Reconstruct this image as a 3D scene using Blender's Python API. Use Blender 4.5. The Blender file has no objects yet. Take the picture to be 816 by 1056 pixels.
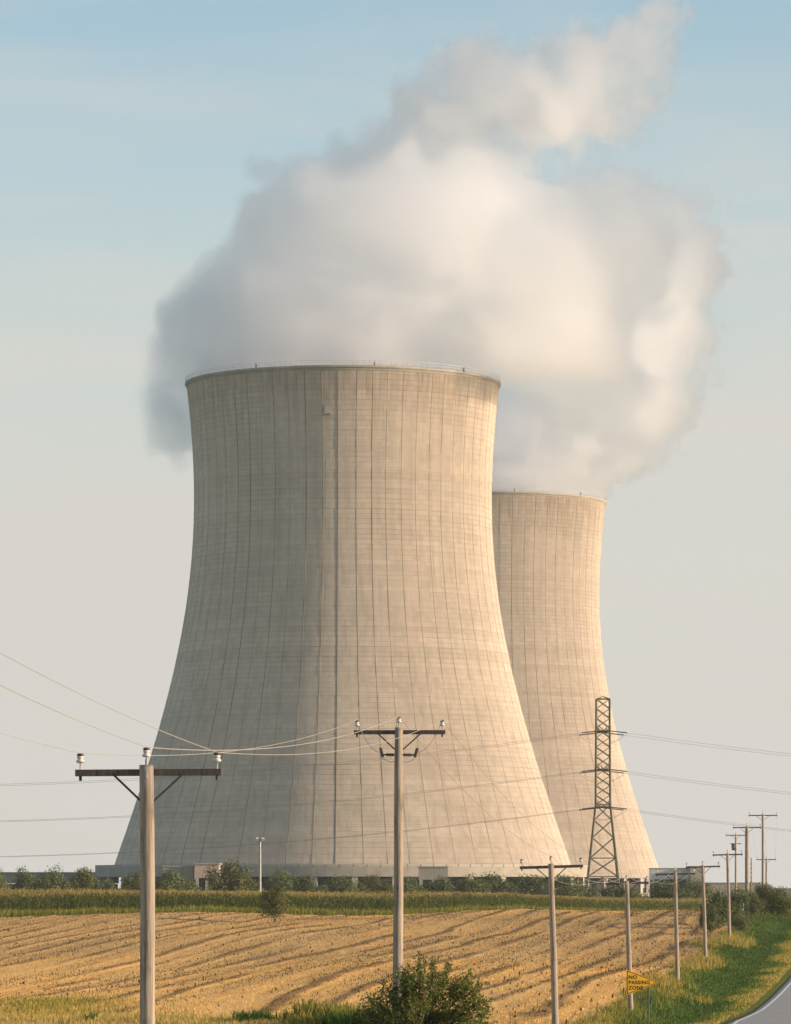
import bpy, bmesh, math, random
import numpy as np
from mathutils import Vector, Matrix

# ------------------------------------------------------------------ camera, sky, sun, exposure
S = bpy.context.scene
COL = S.collection
F = 4400.0            # focal length in photo pixels (816 wide)
CZ = 8.0              # eye height of the camera in world metres
HY = 915.0            # photo row of the horizon

cam_d = bpy.data.cameras.new('camera')
cam = bpy.data.objects.new('camera', cam_d)
COL.objects.link(cam)
cam.location = (0, 0, CZ)
cam.rotation_euler = (math.radians(90), 0, 0)
cam_d.sensor_fit = 'HORIZONTAL'
cam_d.sensor_width = 36
cam_d.lens = F / 816 * 36
cam_d.shift_y = (HY - 528) / 816
cam_d.clip_start = 1
cam_d.clip_end = 40000
S.camera = cam

SUN_EL = math.radians(12)
SUN_AZ = math.radians(9.5)          # degrees from +x towards the camera
TO_SUN = Vector((math.cos(SUN_EL) * math.cos(SUN_AZ), -math.cos(SUN_EL) * math.sin(SUN_AZ), math.sin(SUN_EL)))

world = bpy.data.worlds.new('World')
S.world = world
world.use_nodes = True
wn, wl = world.node_tree.nodes, world.node_tree.links
wn.clear()
w_out = wn.new('ShaderNodeOutputWorld')
w_bg = wn.new('ShaderNodeBackground')
w_sky = wn.new('ShaderNodeTexSky')
w_sky.sky_type = 'NISHITA'
w_sky.sun_disc = False
w_sky.sun_elevation = SUN_EL
w_sky.sun_rotation = math.radians(90) + SUN_AZ
w_sky.altitude = 200
w_sky.air_density = 1.0
w_sky.dust_density = 1.2
w_sky.ozone_density = 1.4
w_bg.inputs['Strength'].default_value = 0.13
# thin high cloud veil over the whole sky: soft streaks, denser towards the horizon
tc = wn.new('ShaderNodeTexCoord')
mp = wn.new('ShaderNodeMapping'); mp.inputs['Scale'].default_value = (3.0, 3.0, 16.0)
mp.inputs['Rotation'].default_value = (0.05, 0.10, 0.3)
nz = wn.new('ShaderNodeTexNoise'); nz.inputs['Scale'].default_value = 2.2; nz.inputs['Detail'].default_value = 6; nz.inputs['Roughness'].default_value = 0.55
nz.inputs['Distortion'].default_value = 0.6
rp = wn.new('ShaderNodeMapRange'); rp.inputs[1].default_value = 0.43; rp.inputs[2].default_value = 0.70; rp.inputs[3].default_value = 0.0; rp.inputs[4].default_value = 0.34
sx = wn.new('ShaderNodeSeparateXYZ')
hr = wn.new('ShaderNodeMapRange'); hr.interpolation_type = 'SMOOTHSTEP'
hr.inputs[1].default_value = 0.06; hr.inputs[2].default_value = 0.215; hr.inputs[3].default_value = 0.94; hr.inputs[4].default_value = 0.04
mx = wn.new('ShaderNodeMath'); mx.operation = 'MAXIMUM'
ad = wn.new('ShaderNodeMath'); ad.operation = 'ADD'; ad.use_clamp = True
mix = wn.new('ShaderNodeMix'); mix.data_type = 'RGBA'
VEIL = mix.inputs[7]
VEIL.default_value = (3.42, 3.3, 3.06, 1)
wl.new(tc.outputs['Generated'], mp.inputs['Vector'])
wl.new(mp.outputs['Vector'], nz.inputs['Vector'])
wl.new(nz.outputs['Fac'], rp.inputs[0])
wl.new(tc.outputs['Generated'], sx.inputs[0])
wl.new(sx.outputs['Z'], hr.inputs[0])
wl.new(rp.outputs[0], ad.inputs[0]); wl.new(hr.outputs[0], ad.inputs[1])
wl.new(ad.outputs[0], mix.inputs[0])
wb = wn.new('ShaderNodeMix'); wb.data_type = 'RGBA'; wb.blend_type = 'MULTIPLY'; wb.inputs[0].default_value = 1.0
wb.inputs[7].default_value = (0.96, 1.02, 0.995, 1)        # white balance of the blue
wl.new(w_sky.outputs[0], wb.inputs[6])
wl.new(wb.outputs[2], mix.inputs[6])
wl.new(mix.outputs[2], w_bg.inputs['Color'])
wl.new(w_bg.outputs[0], w_out.inputs[0])

sun_d = bpy.data.lights.new('sun', 'SUN')
sun_d.energy = 4.8
sun_d.angle = math.radians(0.5)
sun_d.color = (1.0, 0.755, 0.555)
sun = bpy.data.objects.new('sun', sun_d)
COL.objects.link(sun)
sun.rotation_euler = TO_SUN.to_track_quat('Z', 'Y').to_euler()

S.view_settings.view_transform = 'Standard'
S.view_settings.look = 'None'
S.view_settings.exposure = 0.64
S.view_settings.gamma = 1.0
S.view_settings.use_curve_mapping = False
S.render.engine = 'CYCLES'
S.cycles.max_bounces = 26
S.cycles.diffuse_bounces = 2
S.cycles.volume_bounces = 24
S.cycles.transparent_max_bounces = 8
S.cycles.volume_step_rate = 2.5
S.cycles.use_denoising = True
S.cycles.use_adaptive_sampling = True
S.cycles.adaptive_threshold = 0.02

random.seed(7)
rng = np.random.default_rng(11)
R = math.radians


def P(px, py, d):
    """photo pixel at distance d -> world point"""
    return Vector(((px - 408) * d / F, d, CZ + (HY - py) * d / F))


# ------------------------------------------------------------------ helpers
class MB:
    def __init__(self):
        self.v, self.f = [], []

    def add(self, vs, fs):
        o = len(self.v)
        self.v += [tuple(p) for p in vs]
        self.f += [tuple(i + o for i in q) for q in fs]

    def box(self, c, s, m=None):
        x, y, z = s[0] / 2, s[1] / 2, s[2] / 2
        vs = [Vector((a * x, b * y, e * z)) for a in (-1, 1) for b in (-1, 1) for e in (-1, 1)]
        if m is not None:
            vs = [m @ q for q in vs]
        vs = [q + Vector(c) for q in vs]
        self.add(vs, [(0, 1, 3, 2), (4, 6, 7, 5), (0, 4, 5, 1), (2, 3, 7, 6), (0, 2, 6, 4), (1, 5, 7, 3)])
        return self

    def tube(self, pts, rad, n=8, cap=True):
        pts = [Vector(p) for p in pts]
        if not hasattr(rad, '__len__'):
            rad = [rad] * len(pts)
        vs, fs = [], []
        up = Vector((0, 0, 1))
        for i, p in enumerate(pts):
            a, b = pts[max(i - 1, 0)], pts[min(i + 1, len(pts) - 1)]
            t = (b - a).normalized()
            ref = up if abs(t.z) < 0.92 else Vector((0, 1, 0))
            u = t.cross(ref).normalized(); w = t.cross(u).normalized()
            for k in range(n):
                an = 2 * math.pi * k / n
                vs.append(p + (u * math.cos(an) + w * math.sin(an)) * rad[i])
        for i in range(len(pts) - 1):
            for k in range(n):
                a, b = i * n + k, i * n + (k + 1) % n
                fs.append((a, b, b + n, a + n))
        if cap:
            fs.append(tuple(range(n - 1, -1, -1)))
            fs.append(tuple(range((len(pts) - 1) * n, len(pts) * n)))
        self.add(vs, fs)
        return self

    def lathe(self, prof, c=(0, 0, 0), n=12):
        vs, fs = [], []
        c = Vector(c)
        for r, z in prof:
            for k in range(n):
                an = 2 * math.pi * k / n
                vs.append(c + Vector((r * math.cos(an), r * math.sin(an), z)))
        for i in range(len(prof) - 1):
            for k in range(n):
                a, b = i * n + k, i * n + (k + 1) % n
                fs.append((a, b, b + n, a + n))
        self.add(vs, fs)
        return self

    def mesh(self, name, mat, smooth=False):
        me = bpy.data.meshes.new(name)
        me.from_pydata(self.v, [], self.f)
        me.materials.append(mat)
        if smooth:
            me.polygons.foreach_set('use_smooth', [True] * len(me.polygons))
        me.update()
        return me

    def build(self, name, mat, parent=None, smooth=False):
        return link(name, self.mesh(name, mat, smooth), parent)


def link(name, data, parent=None):
    o = bpy.data.objects.new(name, data)
    COL.objects.link(o)
    if parent is not None:
        o.parent = parent
    return o


def tag(o, label=None, cat=None, group=None, kind=None):
    if label: o['label'] = label
    if cat: o['category'] = cat
    if group: o['group'] = group
    if kind: o['kind'] = kind
    return o


def empty(name, loc, label=None, cat=None, group=None, rz=0.0):
    o = bpy.data.objects.new(name, None)
    COL.objects.link(o)
    o.location = loc
    o.rotation_euler = (0, 0, rz)
    o.empty_display_size = 0.5
    return tag(o, label, cat, group)


def copy_tree(o, parent=None):
    c = o.copy()
    COL.objects.link(c)
    c.parent = parent
    for ch in list(o.children):
        copy_tree(ch, c)
    return c


def np_mesh(name, verts, faces, mat, attrs=None, smooth=False):
    """verts (n,3), faces (m,k) arrays -> mesh, fast"""
    verts = np.asarray(verts, np.float32); faces = np.asarray(faces, np.int32)
    me = bpy.data.meshes.new(name)
    n, (m, k) = len(verts), faces.shape
    me.vertices.add(n); me.vertices.foreach_set('co', verts.ravel())
    me.loops.add(m * k); me.loops.foreach_set('vertex_index', faces.ravel())
    me.polygons.add(m)
    me.polygons.foreach_set('loop_start', np.arange(0, m * k, k, dtype=np.int32))
    me.polygons.foreach_set('loop_total', np.full(m, k, np.int32))
    if smooth:
        me.polygons.foreach_set('use_smooth', np.ones(m, bool))
    if attrs:
        for an, arr in attrs.items():
            a = me.attributes.new(an, 'FLOAT', 'POINT')
            a.data.foreach_set('value', np.asarray(arr, np.float32))
    me.materials.append(mat)
    me.update(calc_edges=True)
    return me


# ------------------------------------------------------------------ materials
class NT:
    """tiny node-tree writer"""
    def __init__(self, name, rough=0.9, spec=0.2):
        self.m = bpy.data.materials.new(name)
        self.m.use_nodes = True
        self.n, self.l = self.m.node_tree.nodes, self.m.node_tree.links
        self.b = self.n['Principled BSDF']
        self.b.inputs['Roughness'].default_value = rough
        self.b.inputs['Specular IOR Level'].default_value = spec
        self.tc = self.n.new('ShaderNodeTexCoord')

    def put(self, sock, v):
        if v is None: return
        if hasattr(v, 'is_output') or isinstance(v, bpy.types.NodeSocket):
            self.l.new(v, sock)
        else:
            sock.default_value = v

    def obj(self): return self.tc.outputs['Object']

    def mapping(self, vec, scale=(1, 1, 1), rot=(0, 0, 0), loc=(0, 0, 0)):
        x = self.n.new('ShaderNodeMapping')
        self.put(x.inputs['Vector'], vec)
        x.inputs['Scale'].default_value = scale; x.inputs['Rotation'].default_value = rot; x.inputs['Location'].default_value = loc
        return x.outputs[0]

    def noise(self, vec, scale, detail=4, rough=0.55, dist=0.0):
        x = self.n.new('ShaderNodeTexNoise')
        self.put(x.inputs['Vector'], vec)
        x.inputs['Scale'].default_value = scale; x.inputs['Detail'].default_value = detail
        x.inputs['Roughness'].default_value = rough; x.inputs['Distortion'].default_value = dist
        return x.outputs['Fac']

    def rng(self, v, a, b, c=0.0, d=1.0, smooth=False):
        x = self.n.new('ShaderNodeMapRange')
        if smooth: x.interpolation_type = 'SMOOTHSTEP'
        self.put(x.inputs[0], v)
        for i, q in enumerate((a, b, c, d)): x.inputs[i + 1].default_value = q
        return x.outputs[0]

    def math(self, op, a, b=None, clamp=False):
        x = self.n.new('ShaderNodeMath'); x.operation = op; x.use_clamp = clamp
        self.put(x.inputs[0], a)
        if b is not None: self.put(x.inputs[1], b)
        return x.outputs[0]

    def mix(self, f, a, b, mode='MIX'):
        x = self.n.new('ShaderNodeMix'); x.data_type = 'RGBA'; x.blend_type = mode
        self.put(x.inputs[0], f)
        self.put(x.inputs[6], a if not isinstance(a, tuple) else (*a[:3], 1))
        self.put(x.inputs[7], b if not isinstance(b, tuple) else (*b[:3], 1))
        return x.outputs[2]

    def attr(self, name):
        x = self.n.new('ShaderNodeAttribute'); x.attribute_name = name
        return x.outputs['Fac']

    def objrandom(self):
        return self.n.new('ShaderNodeObjectInfo').outputs['Random']

    def geo_random(self):
        return self.n.new('ShaderNodeNewGeometry').outputs['Random Per Island']

    def sep(self, v):
        x = self.n.new('ShaderNodeSeparateXYZ'); self.put(x.inputs[0], v); return x.outputs

    def comb(self, x_, y_, z_):
        x = self.n.new('ShaderNodeCombineXYZ')
        for i, q in enumerate((x_, y_, z_)): self.put(x.inputs[i], q)
        return x.outputs[0]

    def white(self, v):
        x = self.n.new('ShaderNodeTexWhiteNoise'); self.put(x.inputs['Vector'], v); return x.outputs['Value']

    def bump(self, h, dist=0.05, strength=0.5):
        x = self.n.new('ShaderNodeBump'); x.inputs['Distance'].default_value = dist; x.inputs['Strength'].default_value = strength
        self.put(x.inputs['Height'], h); self.l.new(x.outputs[0], self.b.inputs['Normal'])

    def col(self, c):
        self.put(self.b.inputs['Base Color'], c if not isinstance(c, tuple) else (*c[:3], 1)); return self


def plain(name, c, rough=0.8, spec=0.3, var=0.25, scale=6.0, metal=0.0):
    t = NT(name, rough, spec)
    n = t.noise(t.obj(), scale, 5)
    f = t.rng(n, 0.3, 0.7)
    t.col(t.mix(f, tuple(q * (1 - var) for q in c), tuple(min(1, q * (1 + var)) for q in c)))
    t.b.inputs['Metallic'].default_value = metal
    return t.m


def tower_concrete():
    t = NT('tower_concrete', 0.95, 0.12)
    t.b.inputs['Diffuse Roughness'].default_value = 1.0
    o = t.obj(); s = t.sep(o)
    ang = t.math('ARCTAN2', s[1], s[0])
    ia = t.math('FLOOR', t.math('MULTIPLY', ang, 120 / (2 * math.pi)))
    zz = t.math('DIVIDE', s[2], 1.45)
    iz = t.math('FLOOR', zz)
    panel = t.white(t.comb(ia, iz, 0.5))
    lift = t.white(t.comb(0.3, iz, 7.7))
    # formwork line at every lift
    fr = t.math('FRACT', zz)
    line = t.rng(t.math('MINIMUM', fr, t.math('SUBTRACT', 1.0, fr)), 0.0, 0.16, 1.0, 0.0, True)
    line = t.math('MULTIPLY', line, t.rng(t.noise(o, 0.06, 3), 0.35, 0.62))
    big = t.noise(o, 0.035, 5, 0.6)
    streak = t.noise(t.mapping(o, (0.55, 0.55, 0.012)), 1.0, 5, 0.62)
    fine = t.noise(t.mapping(o, (1, 1, 0.35)), 0.9, 4, 0.65)
    c = t.mix(t.rng(big, 0.3, 0.7), (0.58, 0.488, 0.388), (0.65, 0.552, 0.442))
    c = t.mix(t.math('MULTIPLY', t.rng(streak, 0.46, 0.72), 0.32), c, (0.31, 0.265, 0.20))
    c = t.mix(t.rng(fine, 0.2, 0.8, 0.0, 0.16), c, (0.24, 0.22, 0.18))
    # rust-brown runoff below the rim, ragged lower edge
    run = t.noise(t.mapping(o, (0.8, 0.8, 0.02)), 1.0, 4, 0.6)
    top = t.rng(t.math('ADD', s[2], t.math('MULTIPLY', run, 26.0)), 146, 166, 0.0, 1.0)
    c = t.mix(t.math('MULTIPLY', top, t.rng(run, 0.38, 0.66, 0.1, 0.6)), c, (0.29, 0.20, 0.115))
    v = t.math('ADD', t.math('MULTIPLY', panel, 0.10), t.math('MULTIPLY', lift, 0.07))
    v = t.math('ADD', t.math('MULTIPLY', t.objrandom(), 0.06), v)
    v = t.math('ADD', v, 0.94)
    c = t.mix(1.0, c, t.comb(v, v, v), 'MULTIPLY')
    c = t.mix(t.math('MULTIPLY', line, 0.36), c, (0.28, 0.235, 0.17))
    t.col(c)
    t.bump(t.math('ADD', fine, t.math('MULTIPLY', panel, 0.5)), 0.12, 0.5)
    return t.m


def stain_mat():
    t = NT('joint_stain', 0.95, 0.1)
    o = t.obj()
    n = t.noise(t.mapping(o, (0.4, 0.4, 0.05)), 1.0, 4, 0.6)
    t.col(t.mix(t.rng(n, 0.35, 0.68), (0.23, 0.17, 0.11), (0.42, 0.34, 0.24)))
    return t.m


def field_mat():
    t = NT('stubble', 0.95, 0.1)
    t.b.inputs['Diffuse Roughness'].default_value = 0.8
    o = t.obj()
    u = t.attr('u'); vv = t.attr('v'); ridge = t.attr('ridge')
    uv = t.comb(t.math('MULTIPLY', u, 1.0), t.math('MULTIPLY', vv, 0.06), 0.0)
    rows = t.noise(uv, 1.1, 5, 0.6)
    rows2 = t.noise(t.comb(t.math('MULTIPLY', u, 0.35), t.math('MULTIPLY', vv, 0.012), 3.0), 1.0, 3, 0.5)
    patch = t.noise(t.mapping(o, (0.03, 0.012, 0)), 1.0, 4, 0.6)
    spk = t.noise(o, 2.2, 4, 0.7)
    c = t.mix(t.rng(rows, 0.25, 0.55), (0.45, 0.255, 0.07), (0.78, 0.455, 0.14))
    c = t.mix(t.rng(rows2, 0.42, 0.62, 0, 0.6), c, (0.74, 0.47, 0.18))
    far = t.rng(t.math('ADD', vv, t.math('MULTIPLY', t.math('SUBTRACT', patch, 0.5), 220.0)), 330, 420, 0, 0.55, True)
    c = t.mix(far, c, (0.42, 0.29, 0.14))
    c = t.mix(t.rng(ridge, 0.25, 0.7, 0, 0.8), c, (0.20, 0.12, 0.045))
    c = t.mix(t.rng(spk, 0.62, 0.8, 0, 0.5), c, (0.14, 0.095, 0.045))
    t.col(c)
    t.bump(t.math('ADD', t.noise(o, 1.6, 5, 0.7), t.math('MULTIPLY', rows, 0.6)), 0.35, 0.8)
    return t.m


def ground_mat():
    """grass of the verge and of the land beyond"""
    t = NT('ground_grass', 0.95, 0.1)
    o = t.obj()
    dr = t.attr('road_d')      # metres to the left edge of the road
    a = t.noise(o, 0.22, 5, 0.6); b = t.noise(o, 1.7, 5, 0.7)
    c = t.mix(t.rng(a, 0.35, 0.65), (0.055, 0.10, 0.02), (0.09, 0.14, 0.03))
    c = t.mix(t.rng(b, 0.4, 0.75, 0, 0.5), c, (0.10, 0.115, 0.035))
    near = t.rng(t.math('ADD', dr, t.math('MULTIPLY', a, 3.0)), 1.0, 4.2, 1.0, 0.0, True)
    c = t.mix(t.math('MULTIPLY', near, 0.8), c, (0.21, 0.17, 0.03))
    c = t.mix(t.attr('dry'), c, t.mix(t.rng(b, 0.3, 0.7), (0.30, 0.22, 0.11), (0.44, 0.33, 0.17)))
    t.col(c)
    t.bump(b, 0.3, 0.8)
    return t.m


def leaf_mat(name, dark, light, yellow=None, trans=0.3):
    t = NT(name, 0.6, 0.25)
    r = t.geo_random()
    n = t.noise(t.obj(), 0.45, 3)
    c = t.mix(t.rng(t.math('ADD', t.math('MULTIPLY', r, 0.6), t.math('MULTIPLY', n, 0.6)), 0.25, 0.95), dark, light)
    if yellow:
        c = t.mix(t.rng(r, 0.86, 0.9, 0, 0.8), c, yellow)
    t.col(c)
    tr = t.n.new('ShaderNodeBsdfTranslucent'); t.put(tr.inputs[0], c)
    ms = t.n.new('ShaderNodeMixShader'); ms.inputs[0].default_value = trans
    out = t.n['Material Output']
    t.l.new(t.b.outputs[0], ms.inputs[1]); t.l.new(tr.outputs[0], ms.inputs[2]); t.l.new(ms.outputs[0], out.inputs[0])
    return t.m


def blade_mat(name, trans=0.3):
    """grass blades, straw, corn: colour from point attribute 'tone' 0..1 between three colours"""
    t = NT(name, 0.7, 0.2)
    return t, trans


def tone_mat(name, cols, trans=0.25):
    t = NT(name, 0.75, 0.15)
    ra = t.n.new('ShaderNodeValToRGB')
    el = ra.color_ramp.elements
    el[0].position, el[0].color = cols[0][0], (*cols[0][1], 1)
    el[1].position, el[1].color = cols[-1][0], (*cols[-1][1], 1)
    for p, c in cols[1:-1]:
        e = el.new(p); e.color = (*c, 1)
    t.l.new(t.attr('tone'), ra.inputs[0])
    t.col(ra.outputs[0])
    tr = t.n.new('ShaderNodeBsdfTranslucent'); t.l.new(ra.outputs[0], tr.inputs[0])
    ms = t.n.new('ShaderNodeMixShader'); ms.inputs[0].default_value = trans
    t.l.new(t.b.outputs[0], ms.inputs[1]); t.l.new(tr.outputs[0], ms.inputs[2]); t.l.new(ms.outputs[0], t.n['Material Output'].inputs[0])
    return t.m


def wood_mat(name, a, b):
    t = NT(name, 0.85, 0.15)
    o = t.obj()
    g = t.noise(t.mapping(o, (14, 14, 0.5)), 1.0, 5, 0.65)
    k = t.noise(t.mapping(o, (3, 3, 1.2)), 1.0, 3)
    c = t.mix(t.rng(g, 0.3, 0.7), a, b)
    c = t.mix(t.rng(k, 0.56, 0.72, 0, 0.6), c, tuple(q * 0.5 for q in a))
    ck = t.noise(t.mapping(o, (32, 32, 0.6)), 1.0, 3, 0.6)
    c = t.mix(t.rng(ck, 0.60, 0.68, 0, 0.75), c, tuple(q * 0.3 for q in a))
    t.col(c)
    t.bump(g, 0.01, 0.6)
    return t.m


def asphalt_mat():
    t = NT('asphalt', 0.85, 0.3)
    o = t.obj()
    n = t.noise(o, 30, 3, 0.7); p = t.noise(o, 0.35, 4)
    c = t.mix(t.rng(n, 0.3, 0.7), (0.24, 0.23, 0.21), (0.34, 0.325, 0.30))
    c = t.mix(t.rng(p, 0.4, 0.7, 0, 0.4), c, (0.36, 0.345, 0.32))
    t.col(c)
    t.bump(n, 0.01, 0.4)
    return t.m


M = {}
M['tower'] = tower_concrete()
M['joint'] = stain_mat()
M['concrete'] = plain('concrete', (0.36, 0.325, 0.265), 0.9, 0.15, 0.14, 0.35)
M['pale_concrete'] = plain('pale_concrete', (0.42, 0.385, 0.32), 0.9, 0.15, 0.10, 0.5)
M['painted_shade'] = plain('fill_shadow', (0.055, 0.055, 0.06), 0.9, 0.1, 0.3, 0.5)  # near-black: shade inside the openings put into the colour
M['pink_wall'] = plain('pink_wall_panel', (0.50, 0.37, 0.29), 0.85, 0.2, 0.08, 0.8)
M['tan_wall'] = plain('tan_wall_panel', (0.36, 0.32, 0.25), 0.85, 0.2, 0.12, 0.8)
M['galv'] = plain('galvanised_steel', (0.33, 0.33, 0.31), 0.55, 0.4, 0.2, 3.0, 0.3)
M['white_metal'] = plain('pale_painted_steel', (0.62, 0.61, 0.58), 0.5, 0.4, 0.1, 2.0)
M['lattice'] = plain('weathered_lattice_steel', (0.13, 0.125, 0.075), 0.7, 0.3, 0.3, 0.6)
M['pole'] = wood_mat('weathered_pole_wood', (0.17, 0.14, 0.105), (0.46, 0.385, 0.30))
M['arm'] = wood_mat('dark_arm_wood', (0.085, 0.07, 0.058), (0.17, 0.14, 0.115))
M['iron'] = plain('dark_iron', (0.07, 0.065, 0.06), 0.6, 0.4, 0.2, 20, 0.5)
M['porcelain'] = plain('white_porcelain', (0.55, 0.53, 0.49), 0.25, 0.5, 0.05, 10)
M['brown_cap'] = plain('dark_porcelain', (0.05, 0.04, 0.035), 0.3, 0.5, 0.1, 10)
M['wire'] = plain('aluminium_wire', (0.33, 0.30, 0.26), 0.6, 0.3, 0.1, 3, 0.0)
M['wire_bright'] = plain('bright_wire', (0.34, 0.30, 0.26), 0.6, 0.3, 0.1, 3, 0.0)
M['field'] = field_mat()
M['ground'] = ground_mat()
M['asphalt'] = asphalt_mat()
M['paint_white'] = plain('road_paint_white', (0.62, 0.61, 0.58), 0.7, 0.3, 0.2, 3)
M['paint_yellow'] = plain('road_paint_yellow', (0.55, 0.38, 0.06), 0.7, 0.3, 0.2, 3)
M['gravel'] = plain('shoulder_gravel', (0.42, 0.38, 0.31), 0.95, 0.1, 0.25, 9)
M['sign_yellow'] = plain('sign_yellow', (0.66, 0.36, 0.012), 0.45, 0.4, 0.06, 4)
M['sign_black'] = plain('sign_black', (0.03, 0.022, 0.012), 0.5, 0.3, 0.1, 8)
M['post_steel'] = plain('green_post_steel', (0.075, 0.085, 0.07), 0.6, 0.4, 0.2, 9)
M['bark'] = wood_mat('bark', (0.05, 0.04, 0.03), (0.12, 0.095, 0.07))
M['leaf_a'] = leaf_mat('tree_leaf_grey_green', (0.075, 0.10, 0.036), (0.20, 0.23, 0.08))
M['leaf_b'] = leaf_mat('tree_leaf_dark', (0.055, 0.08, 0.026), (0.145, 0.175, 0.055))
M['leaf_c'] = leaf_mat('tree_leaf_olive', (0.065, 0.08, 0.022), (0.19, 0.19, 0.05))
M['leaf_bush'] = leaf_mat('bush_leaf', (0.055, 0.085, 0.016), (0.21, 0.23, 0.048), (0.34, 0.28, 0.06), 0.4)
M['corn'] = tone_mat('corn_plant', [(0.0, (0.06, 0.09, 0.02)), (0.35, (0.125, 0.165, 0.038)), (0.62, (0.24, 0.235, 0.06)), (0.82, (0.42, 0.29, 0.11)), (1.0, (0.52, 0.36, 0.16))])
M['grass'] = tone_mat('grass_blade', [(0.0, (0.052, 0.10, 0.016)), (0.4, (0.12, 0.17, 0.03)), (0.7, (0.36, 0.28, 0.05)), (1.0, (0.56, 0.40, 0.15))])
M['straw'] = tone_mat('straw', [(0.0, (0.12, 0.07, 0.025)), (0.35, (0.33, 0.185, 0.055)), (0.65, (0.78, 0.435, 0.125)), (1.0, (0.88, 0.57, 0.22))], 0.4)


# ------------------------------------------------------------------ terrain
TP = [(-400, -2.2), (-60, -1.9), (0, -1.75), (40, -3.6), (86, -5.6), (142, -4.45), (165, -5.5), (201, -7.2), (264, -8.0), (322, -7.4), (372, -6.75),
      (426, -5.35), (470, -4.55), (494, -3.98), (503, -3.72), (560, -3.3), (750, -3.4), (1200, -3.5), (3000, -3.5), (20000, -3.5)]
TPX = np.array([a for a, b in TP], float); TPZ = np.array([b for a, b in TP], float)
_h = np.diff(TPX); _d = np.diff(TPZ) / _h
_m = np.zeros(len(TPX))
for _i in range(1, len(TPX) - 1):
    if _d[_i - 1] * _d[_i] > 0:
        _w1, _w2 = 2 * _h[_i] + _h[_i - 1], _h[_i] + 2 * _h[_i - 1]
        _m[_i] = (_w1 + _w2) / (_w1 / _d[_i - 1] + _w2 / _d[_i])


def prof(y):
    y = np.clip(np.asarray(y, float), TPX[0], TPX[-1] - 1e-6)
    i = np.clip(np.searchsorted(TPX, y, side='right') - 1, 0, len(_h) - 1)
    t = (y - TPX[i]) / _h[i]
    return ((1 + 2 * t) * (1 - t) ** 2 * TPZ[i] + t * (1 - t) ** 2 * _h[i] * _m[i] + t * t * (3 - 2 * t) * TPZ[i + 1] + t * t * (t - 1) * _h[i] * _m[i + 1])


def sstep(a, b, x):
    t = np.clip((np.asarray(x, float) - a) / (b - a), 0, 1)
    return t * t * (3 - 2 * t)


LINE_Y = np.array([-400, 28, 86, 145, 201, 264, 322, 372, 426, 700, 3000, 20000], float)
LINE_X = np.array([-58, -12.2, -5.0, 0.1, 7.35, 14.35, 21.2, 27.0, 33.3, 65.5, 335, 2350], float)


def line_x(y):
    return np.interp(y, LINE_Y, LINE_X)


def road_x(y):            # left edge of the road
    y = np.asarray(y, float)
    return np.interp(y, [-400, 0, 150, 250, 273, 301, 328, 500, 20000], [-56, -6.0, 9.2, 19.9, 23.3, 27.0, 30.4, 51.0, 2400])


def height(x, y):
    x = np.asarray(x, float); y = np.asarray(y, float)
    z = CZ + prof(y)
    # the knoll under the second pole falls away towards the road; the road runs on a low bed
    z = z - 1.9 * sstep(3.0, 8.5, x) * np.exp(-((y - 142) / 34) ** 2)
    far = sstep(130, 200, y) * (1 - sstep(520, 700, y))
    z = z + far * (0.28 * np.sin(x * 0.085 + y * 0.021) + 0.16 * np.sin(x * 0.21 - y * 0.05 + 1.3)) * (1 - sstep(-6, 2, x - line_x(y)))
    z = z - 1.0 * sstep(0, 52, x) * sstep(540, 640, y) * (1 - sstep(800, 1000, y))
    u = x - line_x(y)
    z = z - 0.35 * np.exp(-((u - 3.6) / 1.8) ** 2) * (1 - sstep(480, 560, y))      # shallow ditch in the verge
    return z


def gz(x, y):
    return float(height(x, y))


def in_corn(x, y):
    """signed metres behind the front edge of the corn"""
    return (y - CORN_Y(x))


def CORN_Y(x):
    return np.interp(x, [-260, -62, 0, 30, 60, 90], [470, 500, 560, 640, 760, 880])


# ground: one big sheet, fine where the camera sees it
gx = np.concatenate([-np.geomspace(9000, 90, 26), np.linspace(-80, 75, 110), np.geomspace(84, 9000, 26)])
gy = np.concatenate([np.linspace(-300, -20, 12), np.linspace(0, 700, 190), np.geomspace(712, 16000, 50)])
GX, GY = np.meshgrid(gx, gy)
GZ = height(GX, GY)
LXm = line_x(GY)
inside = (1 - sstep(-5.0, -2.2, GX - LXm)) * sstep(150, 162, GY) * (1 - sstep(-9, -3, GY - CORN_Y(GX)))
GZ = GZ - 0.45 * inside
nxg = len(gx)
ii = np.arange(len(gy) - 1)[:, None] * nxg + np.arange(nxg - 1)[None, :]
gf = np.stack([ii, ii + 1, ii + 1 + nxg, ii + nxg], -1).reshape(-1, 4)
ground = link('ground', np_mesh('ground', np.stack([GX, GY, GZ], -1).reshape(-1, 3), gf, M['ground'],
                                {'road_d': (road_x(GY) - GX).ravel(), 'dry': ((1 - sstep(-5.5, 0.5, GX)) * (1 - sstep(200, 260, GY))).ravel()}, True))
tag(ground, 'green grassy ground of the verge and the land beyond', None, None, 'structure')

# stubble field: own finer sheet with raised straw windrows running parallel to the pole line
nu, nv_ = 420, 300
us = np.linspace(-125, -1.2, nu)
vs_ = np.concatenate([np.linspace(146, 300, 110), np.linspace(301, 700, nv_ - 110)])
U, V = np.meshgrid(us, vs_)
FXs = line_x(V) + U
Ymax = CORN_Y(FXs) - 5.5
FYs = np.minimum(V, Ymax)
FXs = line_x(FYs) + U


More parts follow.
